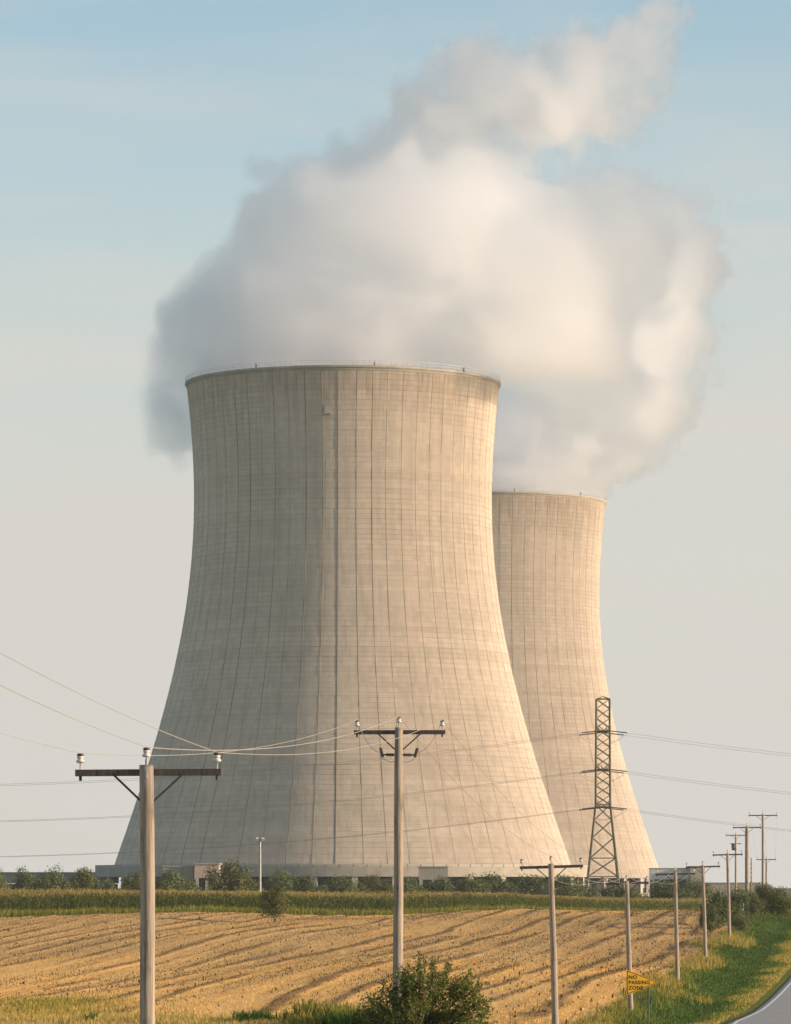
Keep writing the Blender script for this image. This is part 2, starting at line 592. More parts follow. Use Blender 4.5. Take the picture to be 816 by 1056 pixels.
def vnoise(x, y, seed=0):
    """cheap value noise"""
    xi, yi = np.floor(x).astype(int), np.floor(y).astype(int)
    fx, fy = x - xi, y - yi
    fx, fy = fx * fx * (3 - 2 * fx), fy * fy * (3 - 2 * fy)
    def h(a, b):
        n = (a * 374761393 + b * 668265263 + seed * 144665) & 0x7fffffff
        n = ((n ^ (n >> 13)) * 1274126177) & 0x7fffffff
        return ((n ^ (n >> 16)) & 0xffff) / 65535.0
    return (h(xi, yi) * (1 - fx) + h(xi + 1, yi) * fx) * (1 - fy) + (h(xi, yi + 1) * (1 - fx) + h(xi + 1, yi + 1) * fx) * fy


def ridge_fn(u, y):
    w = u + 2.6 * (vnoise(u * 0.09 + 9, y * 0.012, 3) - 0.5) * 2 + 0.7 * (vnoise(u * 0.4, y * 0.06, 31) - 0.5)
    ph = (w / 3.5) % 1.0
    k = np.floor(w / 3.5)
    amp = 0.25 + 1.0 * sstep(0.2, 0.65, vnoise(k * 3.7 + 0.5, y * 0.045, 5))
    return amp * np.exp(-((ph - 0.5) / 0.16) ** 2) * (0.35 + 0.65 * vnoise(u * 1.3, y * 0.16, 8))


RG = ridge_fn(U, FYs)
edge = sstep(0, 3, -1.2 - U) * sstep(146, 160, FYs)
FZs = height(FXs, FYs) + 0.03 + 0.17 * RG * edge + 0.07 * (vnoise(FXs * 1.1, FYs * 0.6, 2) - 0.5) * edge - 0.15 * (1 - sstep(0, 1.0, -1.2 - U)) - 0.10 * (1 - sstep(146, 152, FYs))
ii = np.arange(nv_ - 1)[:, None] * nu + np.arange(nu - 1)[None, :]
ff = np.stack([ii, ii + 1, ii + 1 + nu, ii + nu], -1).reshape(-1, 4)
keep = (FYs[1:, :-1] - FYs[:-1, :-1] > 1e-3).ravel() | (FYs[1:, 1:] - FYs[:-1, 1:] > 1e-3).ravel()
field = link('field', np_mesh('field', np.stack([FXs, FYs, FZs], -1).reshape(-1, 3), ff[keep], M['field'],
                              {'u': U.ravel(), 'v': FYs.ravel(), 'ridge': RG.ravel()}, True))
tag(field, 'harvested stubble field with straw rows', None, None, 'structure')

# road with gravel shoulder, edge line and yellow centre line
def strip(name, off0, off1, dz, mat, y0=-60, y1=900, n=240, dash=None):
    ys = np.linspace(y0, y1, n)
    vs, fs = [], []
    for i, y in enumerate(ys):
        x0 = float(road_x(y))
        zc = float(height(x0 + 3.4, y)) + 0.12
        for o in (off0, off1):
            vs.append((x0 + o, y, zc + dz - (0.25 if name == 'road_shoulder' and o == off0 else 0)))
    for i in range(n - 1):
        a = 2 * i
        fs.append((a, a + 1, a + 3, a + 2))
    mb = MB(); mb.add(vs, fs)
    return mb.build(name, mat)


road = strip('road', 0.02, 7.2, 0.0, M['asphalt']); tag(road, 'two lane asphalt road', None, None, 'structure')
sh = strip('road_shoulder', -0.7, 0.03, -0.004, M['gravel']); tag(sh, 'pale gravel shoulder along the asphalt', None, None, 'structure')
ln = strip('edge_line', 0.08, 0.26, 0.005, M['paint_white']); ln.parent = road
ln = strip('centre_line', 3.32, 3.44, 0.005, M['paint_yellow']); ln.parent = road
ln = strip('centre_line', 3.58, 3.70, 0.005, M['paint_yellow']); ln.parent = road

# ------------------------------------------------------------------ cooling towers
TPROF = [(146.7, 45.6), (136, 44.5), (127, 43.9), (119.9, 43.45), (112.2, 43.37), (101.2, 43.7), (87.6, 44.95), (78, 46.4), (68, 48.1), (58.8, 50.2), (45.2, 53.9), (24, 60.5), (6.2, 66.6), (-4, 70.2)]
_tz = np.array([a for a, b in TPROF][::-1]); _tr = np.array([b for a, b in TPROF][::-1])
_c = np.polyfit(_tz, _tr, 6)


def trad(z):              # z relative to the eye
    return float(np.polyval(_c, z))


def cooling_tower(px, d, ztop, zbot, label, seed, deck):
    """root sits on the ground at the tower axis"""
    g = CZ - 3.5
    root = empty('cooling_tower', ((px - 408) * d / F, d, g), label, 'cooling tower', 'hyperbolic cooling towers')
    rr = random.Random(seed)
    NS, SUB = 60, 4
    n = NS * SUB
    off = R(-91) - math.pi / NS
    def zl(z): return z + CZ - g          # eye-relative -> local
    # concrete lifts, ring upon ring
    nl = 50
    zs = np.linspace(zbot, ztop - 1.2, nl + 1)
    for i in range(nl):
        z0, z1 = zs[i], zs[i + 1]
        o_ = rr.uniform(-0.025, 0.03)
        vs, fs = [], []
        prof_ = [(trad(z0) + o_ - 0.07, z0), (trad(z0 + 0.07) + o_, z0 + 0.07), (trad(0.5 * (z0 + z1)) + o_, 0.5 * (z0 + z1)), (trad(z1 - 0.07) + o_, z1 - 0.07), (trad(z1) + o_ - 0.07, z1)]
        for r_, z_ in prof_:
            for k in range(n):
                a = off + 2 * math.pi * k / n
                vs.append((r_ * math.cos(a), r_ * math.sin(a), zl(z_)))
        for j in range(len(prof_) - 1):
            for k in range(n):
                a, b = j * n + k, j * n + (k + 1) % n
                fs.append((a, b, b + n, a + n))
        mb = MB(); mb.add(vs, fs)
        mb.build('concrete_lift', M['tower'], root)
    # vertical construction joints with weather streaks
    for k in range(NS):
        a = off + math.pi / NS + 2 * math.pi * k / NS + rr.uniform(-0.012, 0.012)
        hw = rr.choice([0.05, 0.06, 0.08, 0.10, 0.14])
        mb = MB(); vs, fs = [], []
        zz = np.linspace(zbot + 0.1, ztop - 1.3, 40)
        ca, sa = math.cos(a), math.sin(a)
        for z_ in zz:
            r_ = trad(z_)
            for (t_, q) in ((-hw, 0.02), (-hw * 0.6, 0.055), (hw * 0.6, 0.055), (hw, 0.02)):
                vs.append(((r_ + q) * ca - t_ * sa, (r_ + q) * sa + t_ * ca, zl(z_)))
        for j in range(len(zz) - 1):
            for q in range(3):
                b = j * 4 + q
                fs.append((b, b + 1, b + 5, b + 4))
        mb.add(vs, fs)
        mb.build('vertical_joint', M['joint'], root)
    # inner face of the shell
    mb = MB()
    mb.lathe([(trad(z_) - 0.9, zl(z_)) for z_ in np.linspace(ztop - 0.2, zbot, 24)], n=120)
    mb.lathe([(trad(zbot) - 0.9, zl(zbot)), (trad(zbot) - 0.02, zl(zbot))], n=120)
    mb.build('inner_shell', M['concrete'], root, True)
    # cap ring and walkway with railing
    rt = trad(ztop)
    mb = MB()
    mb.lathe([(rt - 0.9, zl(ztop - 1.2)), (rt - 0.9, zl(ztop)), (rt + 0.45, zl(ztop)), (rt + 0.45, zl(ztop - 0.5)), (rt + 0.1, zl(ztop - 0.9)), (rt + 0.02, zl(ztop - 1.3))], n=n)
    mb.build('rim_ring', M['concrete'], root)
    mb = MB()
    for k in range(180):
        a = 2 * math.pi * k / 180
        mb.box(((rt + 0.3) * math.cos(a), (rt + 0.3) * math.sin(a), zl(ztop) + 0.7), (0.10, 0.10, 1.4))
    for hz in (0.7, 1.35):
        ring = [((rt + 0.3) * math.cos(2 * math.pi * k / 180), (rt + 0.3) * math.sin(2 * math.pi * k / 180), zl(ztop) + hz) for k in range(181)]
        mb.tube(ring, 0.055, 5, False)
    mb.build('railing', M['white_metal'], root)
    for a in (R(-78), R(-40), R(-122)):     # small warning lamps standing on the rim
        mb = MB()
        mb.lathe([(0.0, 0), (0.22, 0), (0.22, 0.5), (0.16, 0.6), (0.24, 0.7), (0.2, 1.1), (0.0, 1.3)], ((rt - 0.2) * math.cos(a), (rt - 0.2) * math.sin(a), zl(ztop)), 10)
        mb.build('warning_lamp', M['iron'], root)
    # ladder running down the front
    a = R(-91)
    ca, sa = math.cos(a), math.sin(a)
    mb = MB()
    zz = np.linspace(zbot + 0.5, ztop - 0.4, 60)
    for t_ in (-0.12, 0.12):
        mb.tube([((trad(z_) + 0.11) * ca - t_ * sa, (trad(z_) + 0.11) * sa + t_ * ca, zl(z_)) for z_ in zz], 0.03, 5)
    for z_ in np.arange(zbot + 1, ztop - 1, 1.2):
        mb.box(((trad(z_) + 0.11) * ca, (trad(z_) + 0.11) * sa, zl(z_)), (0.24, 0.04, 0.04))
    mb.build('ladder', M['concrete'], root)
    # upright columns below the shell, a deck ring round it, fill behind with the inlet's shade painted into its colour
    nc = 40
    rc = trad(zbot) + deck - 1.0
    for k in range(nc):
        a0 = 2 * math.pi * (k + 0.37) / nc
        mb = MB()
        hgt = zl(zbot) - (3.3 if deck > 3 else 0.0)
        mb.box((rc * math.cos(a0), rc * math.sin(a0), hgt / 2 - 0.2), (1.3, 1.7, hgt + 0.4), Matrix.Rotation(a0, 3, 'Z'))
        mb.build('column', M['pale_concrete'], root)
    if deck > 3:
        r0, r1 = trad(zbot) - 0.3, trad(zbot) + deck
        mb = MB()
        mb.lathe([(r0, zl(zbot) - 3.3), (r1, zl(zbot) - 3.3), (r1, zl(zbot) - 0.55), (r1 - 0.5, zl(zbot) - 0.55), (r1 - 0.5, zl(zbot) - 0.9), (r0, zl(zbot) - 0.9)], n=120)
        mb.build('deck_ring', M['concrete'], root)
        for k in range(120):
            a0 = 2 * math.pi * (k + 0.5) / 120
            mb = MB()
            mb.box(((r1 - 0.24) * math.cos(a0), (r1 - 0.24) * math.sin(a0), zl(zbot) - 0.2), (0.45, 3.55, 0.66), Matrix.Rotation(a0, 3, 'Z'))
            mb.build('parapet_panel', M['pale_concrete'], root)
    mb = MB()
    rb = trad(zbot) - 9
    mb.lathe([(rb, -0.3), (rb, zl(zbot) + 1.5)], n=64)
    mb.build('fill_pack', M['painted_shade'], root)
    mb = MB()
    rb = trad(zbot) + 4.2
    mb.lathe([(rb - 0.5, -0.4), (rb - 0.5, 1.3), (rb, 1.3), (rb, -0.4)], n=96)
    mb.build('basin_wall', M['concrete'], root)
    return root


D1, D2 = 1244.0, 1643.0
t1 = cooling_tower(353.8, D1, 146.7, 6.2, 'nearer, larger concrete cooling tower at the centre, half shaded and half sunlit', 1, 5.5)
t2 = cooling_tower(502.0, D2, 148.2, 3.4, 'farther, smaller-looking sunlit concrete cooling tower behind the right side of the other', 2, 1.2)

# inspection hatch on the near tower
mb = MB()
a = R(-95)
r_ = trad(134.5)
hz_ = 134.5 + 3.5
mb.box((r_ * math.cos(a), r_ * math.sin(a), hz_), (1.5, 0.5, 2.2))
mb.box((r_ * math.cos(a), r_ * math.sin(a) - 0.3, hz_ - 1.3), (2.2, 0.9, 0.2))
mb.build('hatch', M['galv'], t1)

# ------------------------------------------------------------------ low plant buildings
def block(px0, px1, py0, py1, d, depth):
    a, b = P(px0, py1, d), P(px1, py0, d)
    return Vector(((a.x + b.x) / 2, d + depth / 2, (a.z + b.z) / 2)), (b.x - a.x, depth, b.z - a.z)


G0 = CZ - 3.5
# elevated concrete flume running off to the left
x0, x1 = P(-25, 0, 1250).x, P(122, 0, 1250).x
fl = empty('concrete_flume', ((x0 + x1) / 2, 1250, G0), 'long grey concrete flume on short columns at the left foot of the nearer tower', 'flume')
w = x1 - x0
MB().box((0, 0, 6.1), (w, 6, 3.0)).build('channel', M['concrete'], fl)
MB().box((0, -3.1, 7.75), (w, 0.5, 0.3)).build('coping', M['pale_concrete'], fl)
for k in range(7):
    MB().box((-w / 2 + 2 + k * (w - 4) / 6, -1.5, 2.3), (1.1, 1.4, 4.6)).build('column', M['pale_concrete'], fl)
MB().box((0, 1.5, 2.2), (w - 0.5, 1.2, 4.5)).build('shade_backing', M['painted_shade'], fl)  # dark sheet painting the shade between the flume columns

# pump house blocks in front of the near tower
def pump_house(px0, px1, py0, d, depth, label, wall, front_cols=0, slab=True):
    c, s_ = block(px0, px1, py0, HY, d, depth)
    r_ = empty('pump_house', (c.x, c.y, G0), label, 'building')
    top = P(0, py0, d).z - G0
    w, dp = s_[0], depth
    if front_cols:
        MB().box((0, 0.6, top * 0.31), (w - 1, dp - 1.4, top * 0.62)).build('recess_wall', M['painted_shade'], r_)  # shade of the recess is painted into this wall's colour
        for k in range(front_cols):
            MB().box((-w / 2 + 0.6 + k * (w - 1.2) / max(1, front_cols - 1), -dp / 2 + 0.5, top * 0.31), (0.9, 0.9, top * 0.62)).build('column', M['pale_concrete'], r_)
        MB().box((0, 0, top * 0.81), (w, dp, top * 0.38)).build('wall', wall, r_)
    else:
        MB().box((0, 0, top / 2), (w, dp, top)).build('wall', wall, r_)
    if slab:
        MB().box((0, 0, top + 0.15), (w + 0.5, dp + 0.5, 0.3)).build('roof_slab', M['pale_concrete'], r_)
    return r_


pump_house(201, 226, 891.5, 1150, 12, 'small pinkish block at the foot of the shaded tower side', M['pink_wall'], 3)
pump_house(168, 199.5, 894, 1156, 10, 'low grey concrete block left of the pinkish block', M['concrete'], 3)
pump_house(432, 462, 894.5, 1158, 9, 'low concrete annex in front of the sunlit tower side', M['concrete'], 3)
pump_house(672, 711, 896, 1560, 14, 'white flat roofed shelter on columns right of the farther tower', M['white_metal'], 4)
pump_house(712.5, 727, 894, 1550, 16, 'tan boxy building beside the white shelter on columns', M['tan_wall'])
pump_house(731, 784, 911, 1500, 14, 'long low tan building behind the roadside poles', M['tan_wall'])

# ------------------------------------------------------------------ lattice pylon
PD = 990.0
pyl = empty('lattice_pylon', (P(622, 0, PD).x, PD, G0), 'tall steel lattice pylon standing in front of the farther tower', 'pylon')
kz = PD / F
def pz(py): return P(0, py, PD).z - G0
def pw_(z):
    zt, zk = pz(721), pz(830)
    if z > zk: return 1.55 + 0.15 * (zt - z) / (zt - zk)
    return 1.7 + (zk - z) / (zk - pz(900)) * 1.65
zT, zK = pz(721), pz(830)
for sx_ in (-1, 1):
    for sy_ in (-1, 1):
        mb = MB()
        mb.tube([(sx_ * pw_(z_), sy_ * pw_(z_), z_) for z_ in (-0.2, pz(900), zK, zT)], 0.17, 4)
        mb.build('leg', M['lattice'], pyl)
levels = list(np.linspace(zT, zK, 12)) + list(np.geomspace(1, 1, 1) * pz(846)) + [pz(864), pz(885), pz(904), 0.4]
for i in range(len(levels) - 1):
    za, zb = levels[i], levels[i + 1]
    wa, wb = pw_(za), pw_(zb)
    mb = MB()
    for q in range(4):
        m3 = Matrix.Rotation(q * math.pi / 2, 3, 'Z')
        f_ = lambda x, y, z: m3 @ Vector((x, y, z))
        if i < len(levels) - 2:
            mb.tube([f_(-wa, -wa, za), f_(wb, -wb, zb)], 0.085, 4)
            mb.tube([f_(wa, -wa, za), f_(-wb, -wb, zb)], 0.085, 4)
        else:
            mb.tube([f_(-wb, -wb, zb), f_(0, -wa, za)], 0.09, 4)
            mb.tube([f_(wb, -wb, zb), f_(0, -wa, za)], 0.09, 4)
        if i in (0, len(levels) - 3, len(levels) - 2) or levels[i] in (zK,):
            mb.tube([f_(-wa, -wa, za), f_(wa, -wa, za)], 0.10, 4)
    mb.build('bracing', M['lattice'], pyl)
mb = MB()
for q in range(4):
    m3 = Matrix.Rotation(q * math.pi / 2, 3, 'Z')
    w = pw_(zT)
    mb.tube([m3 @ Vector((-w, -w, zT)), Vector((0, 0, zT + 0.6))], 0.09, 4)
    mb.tube([m3 @ Vector((-w, -w, zT)), m3 @ Vector((w, -w, zT))], 0.10, 4)
mb.build('peak', M['lattice'], pyl)
ARM_ROWS = (754.5, 794.0, 832.5)
for ay in ARM_ROWS:
    z_ = pz(ay)
    w = pw_(z_)
    for sy_ in (-1, 1):
        mb = MB()
        tip = Vector((0, sy_ * 7.0, z_))
        for sx_ in (-1, 1):
            mb.tube([(sx_ * w, sy_ * w, z_), tip], 0.11, 4)
            mb.tube([(sx_ * w, sy_ * w, z_ + 1.7), tip], 0.09, 4)
            for t_ in (0.33, 0.66):
                mb.tube([Vector((sx_ * w, sy_ * w, z_)).lerp(tip, t_), Vector((sx_ * w, sy_ * w, z_ + 1.7)).lerp(tip, t_)], 0.06, 4)
        mb.tube([(-w, sy_ * w, z_), (w, sy_ * w, z_)], 0.13, 4)
        arm = mb.build('cross_arm', M['lattice'], pyl)
        for sx_ in (-1, 1):
            mb = MB()
            a_ = tip + Vector((sx_ * 0.2, 0, 0)); b_ = tip + Vector((sx_ * 5.2, 0, -0.55))
            pts, rd = [], []
            for k in range(23):
                pts.append(a_.lerp(b_, k / 22)); rd.append(0.21 if k % 2 else 0.08)
            mb.tube(pts, rd, 6)
            mb.build('insulator_string', M['iron'], arm)


def sag_pts(a, b, sag, n=24):
    a, b = Vector(a), Vector(b)
    return [a.lerp(b, k / n) - Vector((0, 0, 4 * sag * (k / n) * (1 - k / n))) for k in range(n + 1)]


rowname = ('top', 'middle', 'lowest')
for i, ay in enumerate(ARM_ROWS):
    for sy_ in (-1, 1):
        z_ = pz(ay) + G0
        tip = Vector((pyl.location.x, PD + sy_ * 7.0, z_))
        l0, r0 = tip + Vector((-5.4, 0, -0.57)), tip + Vector((5.4, 0, -0.57))
        left = Vector((-290, PD + 130 + sy_ * 7, z_ + 1.0)); right = Vector((300, PD - 20 + sy_ * 7, z_ - 4.0))
        mb = MB()
        jump = [l0.lerp(r0, k / 8) - Vector((0, 0, 4 * 2.4 * (k / 8) * (1 - k / 8))) for k in range(9)]
        mb.tube(sag_pts(left, l0, 11.5, 60)[:-1] + jump + sag_pts(r0, right, 8.5, 40)[1:], 0.03, 4)
        o = mb.build('transmission_wire', M['wire'])
        tag(o, '%s transmission wire of the lattice pylon, %s of its pair' % (rowname[i], 'nearer' if sy_ < 0 else 'farther'), 'wire', 'transmission wires on the pylon')

# ------------------------------------------------------------------ wooden utility poles
def insulator(parent, x, y, z, s=1.0):
    mb = MB()
    mb.lathe([(0.016, -0.14), (0.016, 0.0), (0.05, 0.0), (0.085, 0.015), (0.088, 0.05), (0.055, 0.075), (0.052, 0.09), (0.07, 0.10), (0.07, 0.135), (0.03, 0.15)], (x, y, z), 12)
    o = mb.build('insulator', M['porcelain'], parent, True)
    MB().lathe([(0.034, 0.135), (0.07, 0.15), (0.066, 0.19), (0.0, 0.20)], (x, y, z), 12).build('insulator_cap', M['brown_cap'], o, True)
    return o


def utility_pole(px, d, ytop, base_px, label, arm=3.0, lean=0.0, rt=0.13, rbm=0.175, low_bracket=False, rz=-0.12, height_m=None, second_arm=0.0, narms=1):
    """ytop: photo row of the cross-arm's middle; returns root and the wire points in world space"""
    x = (px - 408) * d / F
    zarm = P(0, ytop, d).z
    g = gz(x, d) - 0.05
    H = zarm - g
    root = empty('utility_pole', (x + math.tan(lean) * H, d, g), label, 'utility pole', 'wooden utility poles along the road')
    root.rotation_euler = (0, -lean, 0)
    k = 14
    pts = [(0.012 * math.sin(q * 0.7 + px) * (q / k), 0, -0.4 + (H + 0.55) * q / k) for q in range(k + 1)]
    sh_ = MB().tube(pts, [rbm + (rt - rbm) * q / k for q in range(k + 1)], 14).build('shaft', M['pole'], root, True)
    Z = Matrix.Rotation(rz, 3, 'Z')
    mb = MB().box((0, rt + 0.055, H), (arm, 0.105, 0.135), None)
    mb.v = [tuple(Z @ Vector(v) + Vector((0, 0, 0))) for v in mb.v]
    ar = mb.build('crossarm', M['arm'], root)
    tips = []
    for sx_ in (-1, 1):
        p = Z @ Vector((sx_ * (arm / 2 - 0.1), rt + 0.055, 0))
        insulator(ar, p.x, p.y, H + 0.20)
        tips.append((p.x, p.y, H + 0.40))
        MB().lathe([(0.0, -0.16), (0.03, -0.16), (0.03, -0.06)], (p.x, p.y, H), 6).build('bolt', M['iron'], ar)
        a_ = Z @ Vector((sx_ * arm * 0.24, rt + 0.0, H - 0.03)); b_ = Z @ Vector((sx_ * 0.06, -rt * 0.2, H - 0.62))
        b_ = Z @ Vector((sx_ * rt * 0.9, rt * 0.3, H - 0.58))
        MB().tube([a_, b_], 0.024, 5).build('brace', M['iron'], root)
    pin = MB().tube([(0, -rt * 0.9, H - 0.12), (0, -rt * 0.7, H + 0.26)], 0.028, 6).build('ridge_pin', M['galv'], root)
    insulator(pin, 0, -rt * 0.7, H + 0.30)
    tips.insert(1, (0, -rt * 0.7, H + 0.50))
    if second_arm:
        mb = MB().box((0, rt + 0.05, H - second_arm), (arm * 0.55, 0.1, 0.12))
        mb.v = [tuple(Z @ Vector(v)) for v in mb.v]
        mb.build('crossarm', M['arm'], root)
        MB().lathe([(0.0, -0.55), (0.26, -0.5), (0.28, 0.35), (0.2, 0.45), (0, 0.45)], (-0.38, 0, H - second_arm - 0.5), 12).build('transformer', M['iron'], root, True)
    if low_bracket:
        mb = MB().tube([(-0.5, 0, H - 0.74), (0.5, 0, H - 0.74)], [0.03] * 2, 6)
        br = mb.build('bracket', M['iron'], root)
        for sx_ in (-1, 1):
            pts, rd = [], []
            for q in range(9):
                pts.append((sx_ * (0.16 + 0.032 * q), 0, H - 0.74)); rd.append(0.06 if q % 2 else 0.035)
            MB().tube(pts, rd, 8).build('dead_end_insulator', M['brown_cap'], br)
            MB().tube([(sx_ * 0.52, 0, H - 0.82), (sx_ * 0.60, 0, H - 0.52)], [0.05, 0.05], 8).build('cutout_fuse', M['brown_cap'], br)
            MB().tube(sag_pts((sx_ * 0.1, 0.03, H - 0.95), (sx_ * 0.55, 0.0, H - 0.82), 0.08, 6), 0.01, 4).build('jumper', M['wire'], br)
            MB().tube(sag_pts((sx_ * 0.58, 0.0, H - 0.66), tips[0 if sx_ < 0 else 2], 0.28, 8), 0.01, 4).build('jumper', M['wire'], br)
    bpy.context.view_layer.update()
    mw = Matrix.LocRotScale(root.location, root.rotation_euler, None)
    return root, [mw @ Vector(t) for t in tips]


LEAN = R(1.5)
POLES = [
    (151.5, 86, 796.5, 'nearest wooden utility pole with dark crossarm at the left', dict(lean=R(0.2), rt=0.142, rbm=0.158)),
    (411.5, 139, 755, 'tall wooden utility pole behind the leafy bush with extra fuse bracket', dict(lean=R(-0.2), rt=0.13, rbm=0.18, low_bracket=True)),
    (568.5, 201, 894, 'third wooden utility pole, left of the yellow pennant sign', dict(lean=R(1.6))),
    (646.5, 264, 911, 'wooden utility pole directly behind the yellow pennant sign', dict(lean=R(1.8), arm=2.7)),
    (696.5, 322, 901.5, 'first wooden utility pole right of the yellow pennant sign', dict(lean=R(1.3))),
    (725, 372, 894, 'wooden utility pole with golden grass round its foot, second right of the sign', dict(lean=R(1.8))),
    (750.5, 426, 881.5, 'wooden utility pole at the top of the grass verge, third right of the sign', dict(lean=R(1.4))),
    (770.5, 506, 853.5, 'thick dark utility pole beside the leaning white marker post', dict(arm=3.35, rt=0.21, rbm=0.25)),
    (787, 550, 841, 'tallest dark utility pole at the far right, beside the roadside thicket', dict(arm=3.7, rt=0.15, rbm=0.19)),
    (759, 660, 861.5, 'distant utility pole with a transformer, behind the dark thicket', dict(arm=3.1, second_arm=1.3)),
    (790.5, 680, 886.5, 'short distant utility pole just right of the tallest roadside pole', dict(arm=3.1)),
]
TIPS = []
for (px, d, ya, lab, kw) in POLES:
    root, tp = utility_pole(px, d, ya, None, lab, **kw)
    TIPS.append(tp)

# distribution wires, one per insulator row, running pole to pole
ENDZ = [P(-780 + 110 * i, (560, 520, 480)[i], 30) for i in range(3)]
ends = [Vector((-13.3, 28, CZ + 6.3)), Vector((-12.0, 28, CZ + 7.6)), Vector((-10.7, 28, CZ + 7.2))]
wn_ = ('left', 'centre', 'right')
for i in range(3):
    pts = sag_pts(ends[i], TIPS[0][i], 0.75, 20)
    for a, b, sg in ((0, 1, 0.42), (1, 2, 0.6), (2, 3, 0.8), (3, 4, 0.8), (4, 5, 0.8), (5, 6, 0.8), (6, 7, 0.8), (7, 8, 0.6), (8, 10, 0.6)):
        pts += sag_pts(TIPS[a][i], TIPS[b][i], sg, 16)[1:]
    mb = MB().tube(pts, 0.0075 if i != 1 else 0.0095, 5)
    o = mb.build('distribution_wire', M['wire_bright'] if i == 1 else M['wire'])
    tag(o, 'thin sagging wire carried by the %s insulators of the roadside poles' % wn_[i], 'wire', 'distribution wires along the road poles')

# leaning white marker post and small posts
mk = empty('marker_post', (P(765.5, 0, 480).x, 480, gz(P(765.5, 0, 480).x, 480) - 0.1), 'short leaning white marker post beside the thick dark pole', 'post')
mk.rotation_euler = (0, R(3), 0)
MB().tube([(0, 0, -0.3), (0, 0, 2.7)], [0.075, 0.07], 8).build('shaft', M['white_metal'], mk)
MB().lathe([(0.0, 2.7), (0.09, 2.68), (0.09, 2.78), (0, 2.82)], n=8).build('cap', M['galv'], mk)
for px, d, yt, lab in ((811.5, 600, 914, 'grey wooden post at the right edge of the picture'), (775, 720, 884, 'thin ringed pole between the dark roadside poles')):
    x = P(px, 0, d).x
    r_ = empty('slim_pole', (x, d, gz(x, d) - 0.1), lab, 'post')
    h_ = P(0, yt, d).z - gz(x, d)
    MB().tube([(0, 0, -0.3), (0, 0, h_)], [0.13, 0.10], 8).build('shaft', M['pole'], r_)
    mb = MB()
    for q in range(9):
        mb.lathe([(0.11, -0.05), (0.2, -0.03), (0.2, 0.03), (0.11, 0.05)], (0, 0, h_ * (0.25 + 0.08 * q)), 8)
    mb.build('step_rings', M['iron'], r_)

# light mast beyond the corn
x = P(268.3, 0, 640).x
lm = empty('light_mast', (x, 640, gz(x, 640) - 0.1), 'slim pale light mast beyond the corn before the shaded tower side', 'lamp post')
h_ = P(0, 864, 640).z - gz(x, 640)
MB().tube([(0, 0, -0.3), (0, 0, h_)], [0.22, 0.15], 10).build('shaft', M['galv'], lm)
MB().box((0.0, 0, h_ - 0.4), (1.0, 0.14, 0.14)).build('bracket', M['galv'], lm)
for sx_ in (-1, 1):
    MB().box((sx_ * 0.42, -0.15, h_ - 0.12), (0.42, 0.5, 0.36), Matrix.Rotation(0.4, 3, 'X')).build('lamp_head', M['white_metal'], lm)

# ------------------------------------------------------------------ no passing sign
SD = 152.0
sx0 = P(669, 0, SD).x
sg = empty('traffic_sign', (sx0, SD, gz(sx0, SD) - 0.05), 'yellow pennant sign reading NO PASSING ZONE on a dark post', 'traffic sign')
sg.rotation_euler = (0, 0, R(8))
zb = P(0, 1026.5, SD).z - sg.location.z
hs, ws = 0.915, 1.2
xl = -0.80
MB().tube([(-0.02, 0.05, -0.4), (0.02, 0.05, zb + 0.52)], 0.033, 6).build('post', M['post_steel'], sg)


def pennant(name, inset, y, th, mat, parent):
    # corner-rounded triangle, long tip to the right
    c = [Vector((xl + inset, 0, zb + inset * 1.5)), Vector((xl + ws - inset * 2.6, 0, zb + hs / 2)), Vector((xl + inset, 0, zb + hs - inset * 1.5))]
    out = []
    for i in range(3):
        p, a_, b_ = c[i], c[i - 1], c[(i + 1) % 3]
        for t_ in (0, .25, .5, .75, 1):
            u_ = p + (a_ - p).normalized() * 0.05; v_ = p + (b_ - p).normalized() * 0.05
            out.append(u_.lerp(p, t_).lerp(p.lerp(v_, t_), t_))
    n = len(out)
    mb = MB()
    mb.add([v + Vector((0, y, 0)) for v in out] + [v + Vector((0, y + th, 0)) for v in out],
           [tuple(range(n)), tuple(range(2 * n - 1, n - 1, -1))] + [(i, i + n, (i + 1) % n + n, (i + 1) % n) for i in range(n)])
    return mb.build(name, mat, parent)


pl = pennant('panel', 0.0, 0.0, 0.012, M['sign_yellow'], sg)
pennant('border', 0.02, -0.003, 0.002, M['sign_black'], pl)
pennant('face', 0.045, -0.006, 0.002, M['sign_yellow'], pl)
for txt, zz_, sz in (('NO', 0.58, 0.185), ('PASSING', 0.395, 0.185), ('ZONE', 0.205, 0.185)):
    cu = bpy.data.curves.new('lettering', 'FONT')
    cu.body = txt; cu.size = sz; cu.extrude = 0.001; cu.space_character = 1.12; cu.offset = 0.006
    cu.materials.append(M['sign_black'])
    tmp = bpy.data.objects.new('lettering', cu); COL.objects.link(tmp)
    bpy.context.view_layer.update()
    me = bpy.data.meshes.new_from_object(tmp.evaluated_get(bpy.context.evaluated_depsgraph_get()))
    bpy.data.objects.remove(tmp)
    t_ = link('lettering', me, pl)
    t_.location = (xl + 0.075, -0.0085, zb + zz_)
    t_.rotation_euler = (R(90), 0, 0)

